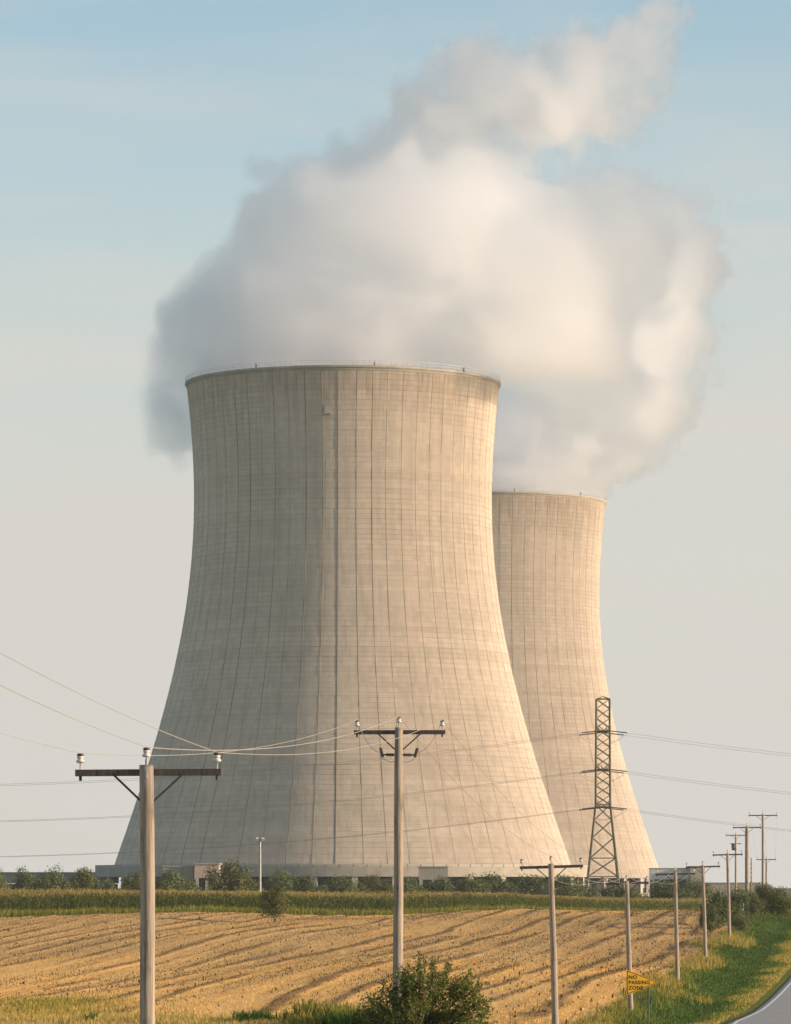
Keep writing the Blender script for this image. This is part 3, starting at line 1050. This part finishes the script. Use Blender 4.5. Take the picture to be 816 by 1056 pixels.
# ------------------------------------------------------------------ trees and bushes
def leaf_cloud(centers, radii, n, size, seed, squash=0.85, shell=0.55):
    r = np.random.default_rng(seed)
    idx = r.integers(0, len(centers), n)
    dv = r.normal(size=(n, 3)); dv /= np.linalg.norm(dv, axis=1)[:, None]
    rad = radii[idx] * (shell + (1 - shell) * r.random(n)) * (1 + 0.18 * r.normal(size=n))
    c = centers[idx] + dv * rad[:, None] * np.array([1, 1, squash])
    # leaf frame: normals biased outward and up
    nrm = dv + r.normal(size=(n, 3)) * 0.6 + np.array([0, 0, 0.3])
    nrm /= np.linalg.norm(nrm, axis=1)[:, None]
    t = np.cross(nrm, r.normal(size=(n, 3))); t /= np.linalg.norm(t, axis=1)[:, None]
    b = np.cross(nrm, t)
    s = size * (0.6 + 0.8 * r.random(n))
    L_, W_ = t * s[:, None], b * (s * 0.55)[:, None]
    v = np.stack([c - L_, c + W_, c + L_, c - W_], 1).reshape(-1, 3)
    f = np.arange(4 * n).reshape(n, 4)
    return v, f


def crown_shape(seed, w, h, base, n=16):
    """clump centres and radii inside an uneven egg of half-width w, height h above base"""
    r = np.random.default_rng(seed)
    cs, rs = [], []
    lean_ = r.normal(size=2) * 0.12 * w
    while len(cs) < n:
        p = r.uniform(-1, 1, 3)
        if (p ** 2).sum() > 1: continue
        t = (p[2] + 1) / 2
        wid = w * (0.95 - 0.45 * t ** 2) * (0.8 + 0.35 * r.random())
        cs.append((p[0] * wid * 0.95 + lean_[0] * t, p[1] * wid * 0.95 + lean_[1] * t, base + h * (0.12 + 0.76 * t)))
        rs.append(w * r.uniform(0.26, 0.46))
    return np.array(cs), np.array(rs)


def tree_meshes(seed, w, h, leaf, nleaf, lsize, trunk=True):
    base = 0.0
    cs, rs = crown_shape(seed, w, h - base, base, 26)
    v, f = leaf_cloud(cs, rs, nleaf, lsize, seed + 1)
    cm = np_mesh('crown', v, f, leaf)
    mb = MB()
    mb.tube([(0, 0, -0.3), (0.03 * w, 0, 0.25 * h), (0.06 * w, 0.03 * w, 0.6 * h), (0.05 * w, 0.02 * w, 0.85 * h)], [0.03 * h, 0.024 * h, 0.014 * h, 0.004 * h], 8)
    for c in cs[:7]:
        mb.tube([(0.03 * w, 0, 0.2 * h), Vector((0.03 * w, 0, 0.2 * h)).lerp(Vector(c), 0.5) + Vector((0, 0, 0.03 * h)), Vector(c)], [0.014 * h, 0.009 * h, 0.004 * h], 5)
    tm = mb.mesh('trunk', M['bark'])
    return tm, cm


TREEVAR = {}
for kind, leaf in (('a', M['leaf_a']), ('b', M['leaf_b']), ('c', M['leaf_c'])):
    for q in range(3):
        TREEVAR[kind + str(q)] = tree_meshes(100 + 10 * q + ord(kind), 0.62, 1.0, leaf, 5200, 0.026)


def tree(name, px, d, ytop, wpx, var, label, group, cat='tree', rz=None):
    x = (px - 408) * d / F
    g = gz(x, d)
    h = P(0, ytop, d).z - g
    wid = wpx * d / F / 2
    root = empty(name, (x, d, g - 0.05), label, cat, group, rz if rz is not None else random.uniform(0, 6.28))
    tm, cm = TREEVAR[var]
    for nm, me in (('trunk', tm), ('crown', cm)):
        o = link(nm, me, root)
        k = wid / 0.60
        o.scale = (k, k, h * 1.03)
    return root


ORD = ['first', 'second', 'third', 'fourth', 'fifth', 'sixth', 'seventh', 'eighth', 'ninth', 'tenth', 'eleventh', 'twelfth', 'thirteenth', 'fourteenth', 'fifteenth', 'sixteenth', 'seventeenth',
       'eighteenth', 'nineteenth', 'twentieth', 'twenty-first', 'twenty-second', 'twenty-third', 'twenty-fourth', 'twenty-fifth', 'twenty-sixth', 'twenty-seventh', 'twenty-eighth', 'twenty-ninth', 'thirtieth']
BELT = [(-2, 890, 30, 'a0'), (26, 893, 28, 'b1'), (56, 893, 32, 'a2'), (85, 893, 34, 'c0'), (109, 905, 22, 'b0'), (138, 898, 26, 'c1'), (174, 897, 36, 'a1'), (197, 905, 24, 'b2'),
        (238, 887, 46, 'c2'), (258, 903, 26, 'a0'), (291, 895, 36, 'a2'), (318, 901, 34, 'b0'), (352, 903, 40, 'a1'), (376, 901, 34, 'c0'), (398, 910, 24, 'c1'), (423, 902, 28, 'a0'),
        (452, 903, 42, 'b1'), (490, 901, 34, 'a2'), (513, 899, 36, 'b2'), (545, 900, 44, 'b0'), (580, 902, 44, 'a1'), (601, 909, 26, 'b1'), (634, 911, 34, 'b2'), (656, 913, 26, 'a0'), (690, 906, 42, 'b0'), (717, 905, 34, 'a2')]
for i, (px, yt, wp, var) in enumerate(BELT):
    desc = {'a': 'grey-green', 'b': 'dark green', 'c': 'olive green'}[var[0]]
    tree('tree', px, 820 + 50 * math.sin(i * 2.1) + (60 if px > 520 else 0), yt, wp * 1.2, var, '%s tree, %s from the left in the row behind the corn' % (desc, ORD[i]), 'trees in a row behind the corn')

NEARTREES = [(283, 490, 911, 36, 'c1', 'round green bush standing in front of the corn near the light mast', 'bush'),
             (741, 470, 914, 34, 'b0', 'dark round shrub left of the thick dark pole', 'shrub'),
             (758, 478, 914, 34, 'b2', 'dark shrub standing between the two closest right hand poles', 'shrub'),
             (775, 500, 917, 26, 'a1', 'grey-green shrub right behind the thick dark pole', 'shrub'),
             (733, 455, 932, 22, 'b1', 'low dark shrub at the right end of the corn', 'shrub'),
             (795, 535, 909, 40, 'c0', 'tall yellow-green shrub at the right, under the tallest pole', 'shrub'),
             (804, 505, 915, 34, 'c1', 'yellow-green shrub nearest the right edge of the picture', 'shrub'),
             (786, 520, 927, 26, 'c2', 'low olive shrub at the foot of the tallest pole', 'shrub'),
             (764, 452, 941, 22, 'a2', 'low grey-green weeds clump at the foot of the marker post', 'shrub')]
for (px, d, yt, wp, var, lab, cat) in NEARTREES:
    tree('shrub', px, d, yt, wp, var, lab, 'roadside shrubs', cat)

# big leafy bush in front of the second pole
bx, by = P(432, 0, 134).x, 134.0
bush = empty('leafy_bush', (bx, by, gz(bx, by)), 'large leafy green bush at the foot of the tall second pole', 'bush')
kx = 134 / F
rb_ = np.random.default_rng(5)
cs, rs = [], []
BCIRC = [(385, 1040, 16), (400, 1028, 18), (415, 1015, 17), (425, 1003, 12), (434, 993, 8), (436, 985, 3), (440, 1020, 22), (455, 1005, 10), (450, 1035, 24), (470, 1030, 22), (487, 1022, 15), (478, 1010, 11),
         (492, 1040, 14), (420, 1040, 22), (470, 1045, 22), (445, 1050, 26), (502, 1030, 6), (462, 994, 3), (408, 1050, 22), (372, 1050, 12), (486, 1001, 4), (498, 1012, 4), (447, 990, 3), (412, 1001, 4)]
for (px, py, r_) in BCIRC:
    for q in range(3 + r_ // 2):
        a_, rr_ = rb_.uniform(0, 6.283), r_ * math.sqrt(rb_.random())
        c = P(px + math.cos(a_) * rr_, py + math.sin(a_) * rr_ * 0.9, by)
        cs.append((c.x - bx, rb_.normal() * 0.7, c.z - bush.location.z)); rs.append(rb_.uniform(0.07, 0.20) * (1.0 if r_ > 8 else 0.6))
cs, rs = np.array(cs), np.array(rs)
nl_ = 23000
ix = rb_.choice(len(cs), nl_, p=rs ** 1.5 / (rs ** 1.5).sum())
# leaves scattered along the last stretch of every twig
root_pt = cs * np.array([0.3, 0.3, 0.0])
tt = 1.0 - 0.28 * rb_.random(nl_) ** 1.3
pos_ = root_pt[ix] + (cs[ix] - root_pt[ix]) * tt[:, None] + rb_.normal(size=(nl_, 3)) * (rs[ix] * 0.62)[:, None]
v, f = leaf_cloud(pos_, np.full(nl_, 0.02), nl_, 0.040, 6, 1.0, 0.2)
link('crown', np_mesh('crown', v, f, M['leaf_bush']), bush)
mb = MB()
for c in cs[::2]:
    a_ = Vector((c[0] * 0.25, c[1] * 0.3, -0.1)); c = Vector(c)
    mb.tube([a_, a_.lerp(c, 0.5) + Vector((0, 0, 0.1)), c + (c - a_) * 0.04], [0.022, 0.014, 0.004], 4)
mb.build('stems', M['bark'], bush)

# ------------------------------------------------------------------ corn, grass, stubble (uncountable)
def blades(x, y, z, h, w, tone0, tone1, seed, lean_=0.35, mat=None, name='grass', bend=0.25):
    """one bent blade (two quads) per point"""
    r = np.random.default_rng(seed)
    n = len(x)
    a = r.random(n) * 2 * np.pi
    dx, dy = np.cos(a), np.sin(a)
    la = r.random(n) * 2 * np.pi; ll = lean_ * h * r.random(n)
    b0 = np.stack([x, y, z], -1)
    mid = b0 + np.stack([np.cos(la) * ll * 0.35, np.sin(la) * ll * 0.35, h * 0.55], -1)
    tip = b0 + np.stack([np.cos(la) * ll, np.sin(la) * ll, h * (1 - bend * r.random(n))], -1)
    s = np.stack([dx * w / 2, dy * w / 2, np.zeros(n)], -1)
    v = np.stack([b0 - s, b0 + s, mid - s * 0.8, mid + s * 0.8, tip - s * 0.15, tip + s * 0.15], 1).reshape(-1, 3)
    k = (np.arange(n) * 6)[:, None]
    f = np.concatenate([k + np.array([0, 1, 3, 2]), k + np.array([2, 3, 5, 4])], 0)
    tn = np.stack([tone0, tone0, (tone0 + tone1) / 2, (tone0 + tone1) / 2, tone1, tone1], 1).ravel()
    return v, f, tn


def blade_object(name, parts, mat, label):
    vs, fs, ts, o = [], [], [], 0
    for v, f, t in parts:
        vs.append(v); fs.append(f + o); ts.append(t); o += len(v)
    ob = link(name, np_mesh(name, np.concatenate(vs), np.concatenate(fs), mat, {'tone': np.concatenate(ts)}))
    tag(ob, label, None, None, 'stuff')
    return ob


# corn
r = np.random.default_rng(21)
pcx, pcy = [], []
for row in range(16):
    xs = np.arange(-72, 72, 0.30) + r.normal(size=480) * 0.05
    pcx.append(xs); pcy.append(CORN_Y(xs) + row * 0.95 + r.normal(size=480) * 0.1)
for row in range(14):
    xs = np.arange(-72, 72, 0.9)
    pcx.append(xs + r.normal(size=160) * .3); pcy.append(CORN_Y(xs) + 16 + row * 7 + r.normal(size=160))
cx, cy = np.concatenate(pcx), np.concatenate(pcy)
kp = (cx < line_x(cy) - 14)
cx, cy = cx[kp], cy[kp]
n = len(cx)
cz = height(cx, cy)
ch = np.interp(cx, [-60, 0, 18, 50], [2.9, 2.6, 2.35, 2.1]) + 0.16 * r.normal(size=n) + 0.3 * (vnoise(cx * 0.2, cy * 0.2, 4) - 0.5)
parts = [blades(cx, cy, cz - 0.1, ch * 0.93, np.full(n, 0.05), np.full(n, 0.15), np.full(n, 0.5), 1, 0.06)]
for q in range(8):                      # arching leaves
    hz_ = ch * (0.12 + 0.098 * q)
    a = r.random(n) * 2 * np.pi
    ln_ = 0.55 * (1 - 0.35 * abs(q - 4) / 4) * (0.8 + 0.4 * r.random(n))
    b0 = np.stack([cx, cy, cz + hz_], -1)
    out = np.stack([np.cos(a), np.sin(a), np.zeros(n)], -1)
    sd = np.stack([-np.sin(a), np.cos(a), np.zeros(n)], -1) * 0.055
    md = b0 + out * ln_[:, None] * 0.5 + np.array([0, 0, 0.26]); tp_ = b0 + out * ln_[:, None] + np.array([0, 0, -0.02])
    v = np.stack([b0 - sd * .6, b0 + sd * .6, md - sd, md + sd, tp_ - sd * .1, tp_ + sd * .1], 1).reshape(-1, 3)
    k = (np.arange(n) * 6)[:, None]
    f = np.concatenate([k + np.array([0, 1, 3, 2]), k + np.array([2, 3, 5, 4])], 0)
    t0 = np.clip(0.36 + 0.14 * r.normal(size=n) + (0.2 if q == 7 else 0.08 if q == 6 else 0), 0, 0.85)
    parts.append((v, f, np.repeat(t0, 6)))
for q in range(4):                      # tassels
    parts.append(blades(cx + r.normal(size=n) * 0.05, cy, cz + ch * 0.86, np.full(n, 0.42), np.full(n, 0.06), np.full(n, 0.68), np.clip(0.8 + 0.1 * r.normal(size=n), 0, 1), 30 + q, 0.7))
blade_object('corn', parts, M['corn'], 'tall green corn with golden tassels in front of the tree row')

# grass strip before the corn, verge, crest and clumps
parts = []
n = 26000
x = r.uniform(-75, 62, n); y = CORN_Y(x) - 7.5 * r.random(n) + 0.8
kp = x < line_x(y) - 3
x, y = x[kp], y[kp]; n = len(x)
parts.append(blades(x, y, height(x, y) - 0.3 * sstep(2.5, 6, CORN_Y(x) - y) * 0.0, 0.35 + 0.75 * r.random(n) * (0.4 + vnoise(x * .3, y * .3, 6)), np.full(n, 0.07), np.full(n, 0.42), np.clip(0.55 + 0.12 * r.normal(size=n), 0, 1), 2))
# mown verge between pole line and road
n = 90000
y = 150 + 400 * r.random(n) ** 1.15
lx, rx = line_x(y), road_x(y) - 1.0
t = r.random(n)
x = lx - 1.6 + (rx - lx + 1.6) * t
yel = np.clip(0.14 + 0.4 * (vnoise(x * .35, y * .07, 22) - .4) + 0.7 * (1 - sstep(0.5, 3.0, rx - x + 1.2 * (vnoise(x * .4, y * .12, 9) - .5) * 2)) + 0.10 * r.normal(size=n) + 0.35 * (1 - sstep(-0.6, 1.8, x - lx)) * vnoise(x, y * .1, 4), 0, 0.85)
parts.append(blades(x, y, height(x, y) - 0.02, 0.10 + 0.14 * r.random(n), np.full(n, 0.07), yel * 0.8, yel, 3))
# tall dry clumps round the pole feet and along the field edge
def clump(px, d, n, rx_, ry_, hmin, hmax, t0, t1, seed):
    rr = np.random.default_rng(seed)
    q = rr.integers(0, 9, n); ox, oy, oh = rr.normal(size=9) * rx_ * 0.9, rr.normal(size=9) * ry_ * 0.9, rr.uniform(0.45, 1.15, 9)
    x = P(px, 0, d).x + ox[q] + rr.normal(size=n) * rx_ * 0.38; y = d + oy[q] + rr.normal(size=n) * ry_ * 0.4
    tn = np.clip(rr.uniform(t0, t1, n), 0, 1)
    return blades(x, y, height(x, y) - 0.03, rr.uniform(hmin, hmax, n) * oh[q], np.full(n, 0.05), tn * 0.75, tn, seed, 0.5)
for k_, (px, d, nn, a_, b_, h0, h1, t0, t1) in enumerate([
        (752, 424, 1500, 1.1, 4, .4, 1.1, .6, .95), (740, 420, 1200, 1.0, 5, .4, 1.0, .6, .95), (726, 370, 1500, 1.0, 4, .4, 1.15, .65, 1.0), (714, 366, 1500, .9, 4, .4, 1.2, .65, 1.0), (760, 440, 900, 1.2, 4, .3, .8, .4, .8),
        (697, 322, 900, .8, 4, .3, .8, .3, .8), (684, 316, 1400, .8, 4, .4, 1.0, .6, .95), (690, 300, 1600, 1.2, 6, .3, .7, .5, .85), (674, 290, 1200, .9, 5, .4, .9, .25, .6), (650, 268, 1100, .7, 4, .3, .8, .3, .8),
        (640, 255, 1300, .8, 4, .3, .8, .2, .7), (627, 245, 1000, .7, 5, .3, .7, .5, .9), (613, 235, 900, .6, 6, .3, .6, .5, .9), (660, 250, 900, .9, 6, .2, .6, .1, .5)]):
    parts.append(clump(px, d, nn, a_, b_, h0, h1, t0, t1, 50 + k_))
# field edge fringe all along the pole line
n = 9000
y = r.uniform(160, 470, n); x = line_x(y) - 1.0 + r.normal(size=n) * 0.5
tn = np.clip(0.35 + 0.6 * vnoise(x * .5, y * .08, 7) + 0.1 * r.normal(size=n), 0, 1)
parts.append(blades(x, y, height(x, y), 0.2 + 0.5 * r.random(n) * vnoise(x * .2, y * .07, 3), np.full(n, 0.045), tn * .8, tn, 77))
# near crest: rough dry and green grass, yellow weeds in the field at left
n = 26000
y = r.normal(size=n) * 5 + 141; x = r.uniform(-16, 6.5, n)
tn = np.clip(0.95 - 0.65 * sstep(-3.5, 0.5, x) + 0.14 * r.normal(size=n), 0, 1)
parts.append(blades(x, y, height(x, y) - 0.02, (0.10 + 0.18 * r.random(n)) * (0.5 + vnoise(x * .7, y * .4, 12)), np.full(n, 0.022), tn * .85, tn, 78, 0.6))
for k_, (px, d, nn, a_, b_, h0, h1, t0, t1) in enumerate([(352, 139, 2500, .55, 1.5, .3, .95, .35, .9), (372, 136, 1800, .5, 1.2, .3, .8, .1, .5), (330, 140, 1200, .5, 1.5, .2, .7, .5, 1.0), (262, 141, 350, .25, 1, .2, .6, 0, .3),
                                                          (300, 141, 300, .25, 1, .2, .5, .0, .6), (92, 140, 200, .1, .8, .2, .5, 0, .2), (252, 140, 120, .08, .6, .2, .5, 0, .2)]):
    parts.append(clump(px, d, nn, a_, b_, h0, h1, t0, t1, 90 + k_))
n = 9000
x = r.normal(size=n) * 4.2 - 21.5; y = 262 + r.normal(size=n) * 13
tn = np.clip(0.78 + 0.12 * r.normal(size=n) + 0.2 * (vnoise(x * .3, y * .1, 2) - .5), 0, 1)
parts.append(blades(x, y, height(x, y), 0.15 + 0.35 * r.random(n), np.full(n, 0.05), tn * .9, tn, 79))
n = 2500
x = r.normal(size=n) * 2.2 - 23; y = 290 + r.normal(size=n) * 6
parts.append(blades(x, y, height(x, y), 0.15 + 0.3 * r.random(n), np.full(n, 0.05), np.full(n, .5), np.clip(.66 + .1 * r.normal(size=n), 0, 1), 80))
blade_object('grass', parts, M['grass'], 'grass and dry weeds on the verge, the crest and round the poles')

# stubble and loose straw lying in rows
n = 110000
u = -1.5 - 110 * r.random(n) ** 1.1; y = r.uniform(225, 560, n)
x = line_x(y) + u
kp = (y < CORN_Y(x) - 7) & (np.abs(x / y) < 0.105)
x, y, u = x[kp], y[kp], u[kp]; n = len(x)
rg = ridge_fn(u, y)
st = vnoise(u * 0.55 + 1.2 * vnoise(u * .1, y * .02, 15), y * 0.012, 16)
st2 = vnoise(u * 1.6, y * 0.03, 17)
band = vnoise(x * 0.03 + 3, y * 0.035, 18)
tn = np.clip(0.85 - 0.8 * sstep(0.15, 0.55, rg) - 0.6 * sstep(0.5, 0.72, st) - 0.2 * (st2 - 0.5) - 0.3 * sstep(0.45, 0.75, band) - 0.28 * sstep(325, 395, y + 60 * (vnoise(x * .06, y * .02, 19) - .5)) * (0.4 + 0.6 * vnoise(x * .05, y * .05, 20)) + 0.14 * r.normal(size=n), 0.05, 1)
dark = r.random(n) < 0.010 + 0.03 * sstep(-25, -3, u)
tn[dark] = 0.05
parts = [blades(x, y, height(x, y) + 0.17 * rg, (0.08 + 0.12 * r.random(n)) * (1 + 0.8 * dark), 0.05 + 0.05 * r.random(n) + 0.09 * dark, tn, tn, 81, 0.5)]
blade_object('straw_stubble', parts, M['straw'], 'short straw stubble and clods lying in rows on the field')

# ------------------------------------------------------------------ steam plumes
def steam_material(name, dens, aniso=0.1):
    m = bpy.data.materials.new(name)
    m.use_nodes = True
    nt = m.node_tree
    nt.nodes.clear()
    out = nt.nodes.new('ShaderNodeOutputMaterial')
    pv = nt.nodes.new('ShaderNodeVolumePrincipled')
    pv.inputs['Color'].default_value = (0.999, 0.999, 0.999, 1)
    pv.inputs['Density'].default_value = dens
    pv.inputs['Anisotropy'].default_value = aniso
    nt.links.new(pv.outputs[0], out.inputs['Volume'])
    return m


def plume_nodes(name, lo, hi, vox, rad, mat, seed, warp, rim, axis_y):
    ng = bpy.data.node_groups.new(name, 'GeometryNodeTree')
    ng.interface.new_socket('Geometry', in_out='INPUT', socket_type='NodeSocketGeometry')
    ng.interface.new_socket('Geometry', in_out='OUTPUT', socket_type='NodeSocketGeometry')
    N, L = ng.nodes, ng.links
    gi, go = N.new('NodeGroupInput'), N.new('NodeGroupOutput')
    pos = N.new('GeometryNodeInputPosition').outputs[0]

    def vm(op, a, b=None, scale=None):
        x = N.new('ShaderNodeVectorMath'); x.operation = op
        for i, q in enumerate((a, b)):
            if q is None: continue
            if isinstance(q, tuple): x.inputs[i].default_value = q
            else: L.new(q, x.inputs[i])
        if scale is not None: x.inputs['Scale'].default_value = scale
        return x.outputs['Value'] if op in ('LENGTH', 'DISTANCE') else x.outputs['Vector']

    def ma(op, a, b=None, clamp=False):
        x = N.new('ShaderNodeMath'); x.operation = op; x.use_clamp = clamp
        for i, q in enumerate((a, b)):
            if q is None: continue
            if isinstance(q, (int, float)): x.inputs[i].default_value = q
            else: L.new(q, x.inputs[i])
        return x.outputs[0]

    def mr(v, a, b, c, d, t='SMOOTHSTEP'):
        x = N.new('ShaderNodeMapRange'); x.interpolation_type = t
        L.new(v, x.inputs[0])
        for i, q in enumerate((a, b, c, d)): x.inputs[i + 1].default_value = q
        return x.outputs[0]

    def noise(vec, scale, detail, rough=0.55):
        x = N.new('ShaderNodeTexNoise'); x.inputs['Scale'].default_value = scale; x.inputs['Detail'].default_value = detail
        x.inputs['Roughness'].default_value = rough
        L.new(vec, x.inputs['Vector'])
        return x
    p0 = vm('ADD', pos, (seed * 31.7, seed * 17.3, seed * 9.1))
    n1 = noise(p0, 1 / 46.0, 1.0)
    n2 = noise(p0, 1 / 20.0, 4.0, 0.6)
    w1 = vm('SCALE', vm('SUBTRACT', n1.outputs['Color'], (0.5, 0.5, 0.5)), None, warp[0])
    w2 = vm('SCALE', vm('SUBTRACT', n2.outputs['Color'], (0.5, 0.5, 0.5)), None, warp[1])
    pw = vm('ADD', vm('ADD', pos, w1), w2)
    sn = N.new('GeometryNodeSampleNearest'); sn.domain = 'POINT'
    L.new(gi.outputs[0], sn.inputs[0]); L.new(pw, sn.inputs[1])

    def samp(dtype, field):
        si = N.new('GeometryNodeSampleIndex'); si.data_type = dtype; si.domain = 'POINT'
        L.new(gi.outputs[0], si.inputs['Geometry'])
        vin = [s for s in si.inputs if s.name == 'Value' and s.enabled][0]
        L.new(field, vin); L.new(sn.outputs[0], si.inputs['Index'])
        return [s for s in si.outputs if s.enabled][0]
    c = samp('FLOAT_VECTOR', pos)
    na = N.new('GeometryNodeInputNamedAttribute'); na.data_type = 'FLOAT'; na.inputs[0].default_value = 'dens'
    de = samp('FLOAT', na.outputs[0])
    dist = vm('DISTANCE', pw, c)
    # billow erosion: small scale noise eats the border
    n3 = noise(p0, 1 / 10.0, 4.0, 0.62)
    dd = ma('ADD', dist, ma('MULTIPLY', ma('SUBTRACT', n3.outputs['Fac'], 0.5), rad * 2.4))
    body = mr(dd, rad, rad * 0.55, 0.0, 1.0)
    n4 = noise(p0, 1 / 24.0, 3.0, 0.6)
    var = mr(n4.outputs['Fac'], 0.3, 0.7, 0.2, 1.6, 'LINEAR')
    dens = ma('MULTIPLY', ma('MULTIPLY', body, de), var)
    sp = N.new('ShaderNodeSeparateXYZ'); L.new(pos, sp.inputs[0])
    above = mr(sp.outputs[2], rim - 1.0, rim + 1.5, 0.0, 1.0)
    behind = mr(sp.outputs[1], axis_y + 6.0, axis_y + 16.0, 0.0, 1.0)
    dens = ma('MULTIPLY', dens, ma('MAXIMUM', above, behind))
    vc = N.new('GeometryNodeVolumeCube')
    L.new(dens, vc.inputs['Density'])
    vc.inputs['Min'].default_value = lo
    vc.inputs['Max'].default_value = hi
    for i, ax in enumerate('XYZ'):
        vc.inputs['Resolution ' + ax].default_value = max(8, int((hi[i] - lo[i]) / vox))
    sm = N.new('GeometryNodeSetMaterial'); sm.inputs['Material'].default_value = mat
    L.new(vc.outputs[0], sm.inputs[0])
    L.new(sm.outputs[0], go.inputs[0])
    return ng


def plume(d, lobes, label, seed, mat, step=5.0, rad=9.0, vox=1.3, warp=(34.0, 30.0), zmin=None, rim=0.0):
    """lobes: photo px, py, radius x, radius y (px), depth radius m, depth offset m, density"""
    rr = np.random.default_rng(seed)
    sc = d / F
    pts, dens = [], []
    base = P(408, 915, d)
    for (px, py, rx, ry, rz, oz, de) in lobes:
        c = np.array(P(px, py, d)) + (0, oz, 0)
        e = np.maximum(np.array([rx * sc, rz, ry * sc]) - rad * 0.75, 1.0)
        n = [int(q // step) for q in e]
        for i in range(-n[0], n[0] + 1):
            for j in range(-n[1], n[1] + 1):
                for k in range(-n[2], n[2] + 1):
                    o = np.array([i, j, k]) * step
                    if ((o / e) ** 2).sum() > 1: continue
                    pts.append(c + o + rr.uniform(-1, 1, 3) * step * 0.3); dens.append(de)
    pts = np.array(pts)
    m = 26.0
    lo, hi = pts.min(0) - m, pts.max(0) + m
    if zmin is not None: lo[2] = zmin
    me = bpy.data.meshes.new('steam_plume')
    me.from_pydata([tuple(p) for p in pts], [], [])
    a = me.attributes.new('dens', 'FLOAT', 'POINT'); a.data.foreach_set('value', np.array(dens, np.float32))
    me.materials.append(mat)
    o = link('steam_plume', me)
    md = o.modifiers.new('volume', 'NODES')
    md.node_group = plume_nodes('steam_volume', tuple(lo), tuple(hi), vox, rad, mat, seed, warp, rim, d)
    tag(o, label, None, 'steam plumes', 'stuff')
    return o


STEAM = steam_material('steam', 0.19, 0.76)
T1L = [(353, 392, 160, 22, 43, 0, .8), (360, 335, 165, 75, 43, 0, .55), (245, 335, 92, 78, 34, 5, .36), (192, 358, 60, 84, 30, 22, .32), (178, 410, 42, 52, 24, 40, .3),
       (312, 272, 70, 60, 32, 0, .42), (385, 232, 88, 72, 36, 0, .5), (460, 250, 110, 88, 40, 0, .5), (545, 300, 108, 105, 42, 5, .5), (595, 365, 75, 85, 38, 8, .5),
       (545, 400, 70, 50, 32, 5, .5), (630, 260, 70, 70, 30, 10, .3), (362, 192, 52, 40, 20, 5, .4), (305, 192, 26, 22, 10, 5, .3), (505, 168, 62, 42, 22, 5, .45),
       (430, 172, 82, 56, 24, 5, .6), (478, 132, 72, 60, 23, 5, .65), (540, 106, 68, 58, 22, 5, .65), (592, 80, 64, 56, 20, 5, .65), (632, 48, 60, 54, 19, 5, .6), (668, 26, 54, 44, 18, 5, .5)]
T2L = [(502, 516, 118, 14, 43, 0, .8), (565, 482, 70, 38, 40, 0, .65), (600, 440, 80, 52, 40, 0, .6), (650, 400, 72, 78, 40, 0, .55), (688, 340, 62, 78, 36, 0, .5), (690, 278, 58, 58, 32, 0, .45),
       (680, 228, 54, 46, 28, 0, .3), (620, 215, 80, 40, 25, 0, .2), (525, 450, 56, 60, 36, 0, .6), (640, 300, 60, 80, 30, 0, .4)]
plume(D1, T1L, 'thick white steam billowing from the nearer tower and drifting up', 3, STEAM, zmin=CZ + 121, rim=CZ + 146.7)
plume(D2, T2L, 'pale sunlit steam column rising from the farther tower at right', 5, STEAM, zmin=CZ + 143, rim=CZ + 148.2)

# ------------------------------------------------------------------ thin evening haze
HZ = bpy.data.materials.new('haze_air')
HZ.use_nodes = True
HZ.node_tree.nodes.clear()
_o = HZ.node_tree.nodes.new('ShaderNodeOutputMaterial')
_v = HZ.node_tree.nodes.new('ShaderNodeVolumePrincipled')
_v.inputs['Color'].default_value = (0.93, 0.95, 1.0, 1)
_v.inputs['Density'].default_value = 0.000055
_v.inputs['Anisotropy'].default_value = 0.3
HZ.node_tree.links.new(_v.outputs[0], _o.inputs['Volume'])
haze = MB().box((0, 1300, 190), (3600, 2760, 410)).build('haze', HZ)
tag(haze, 'thin pale evening haze over the whole plain', None, None, 'stuff')
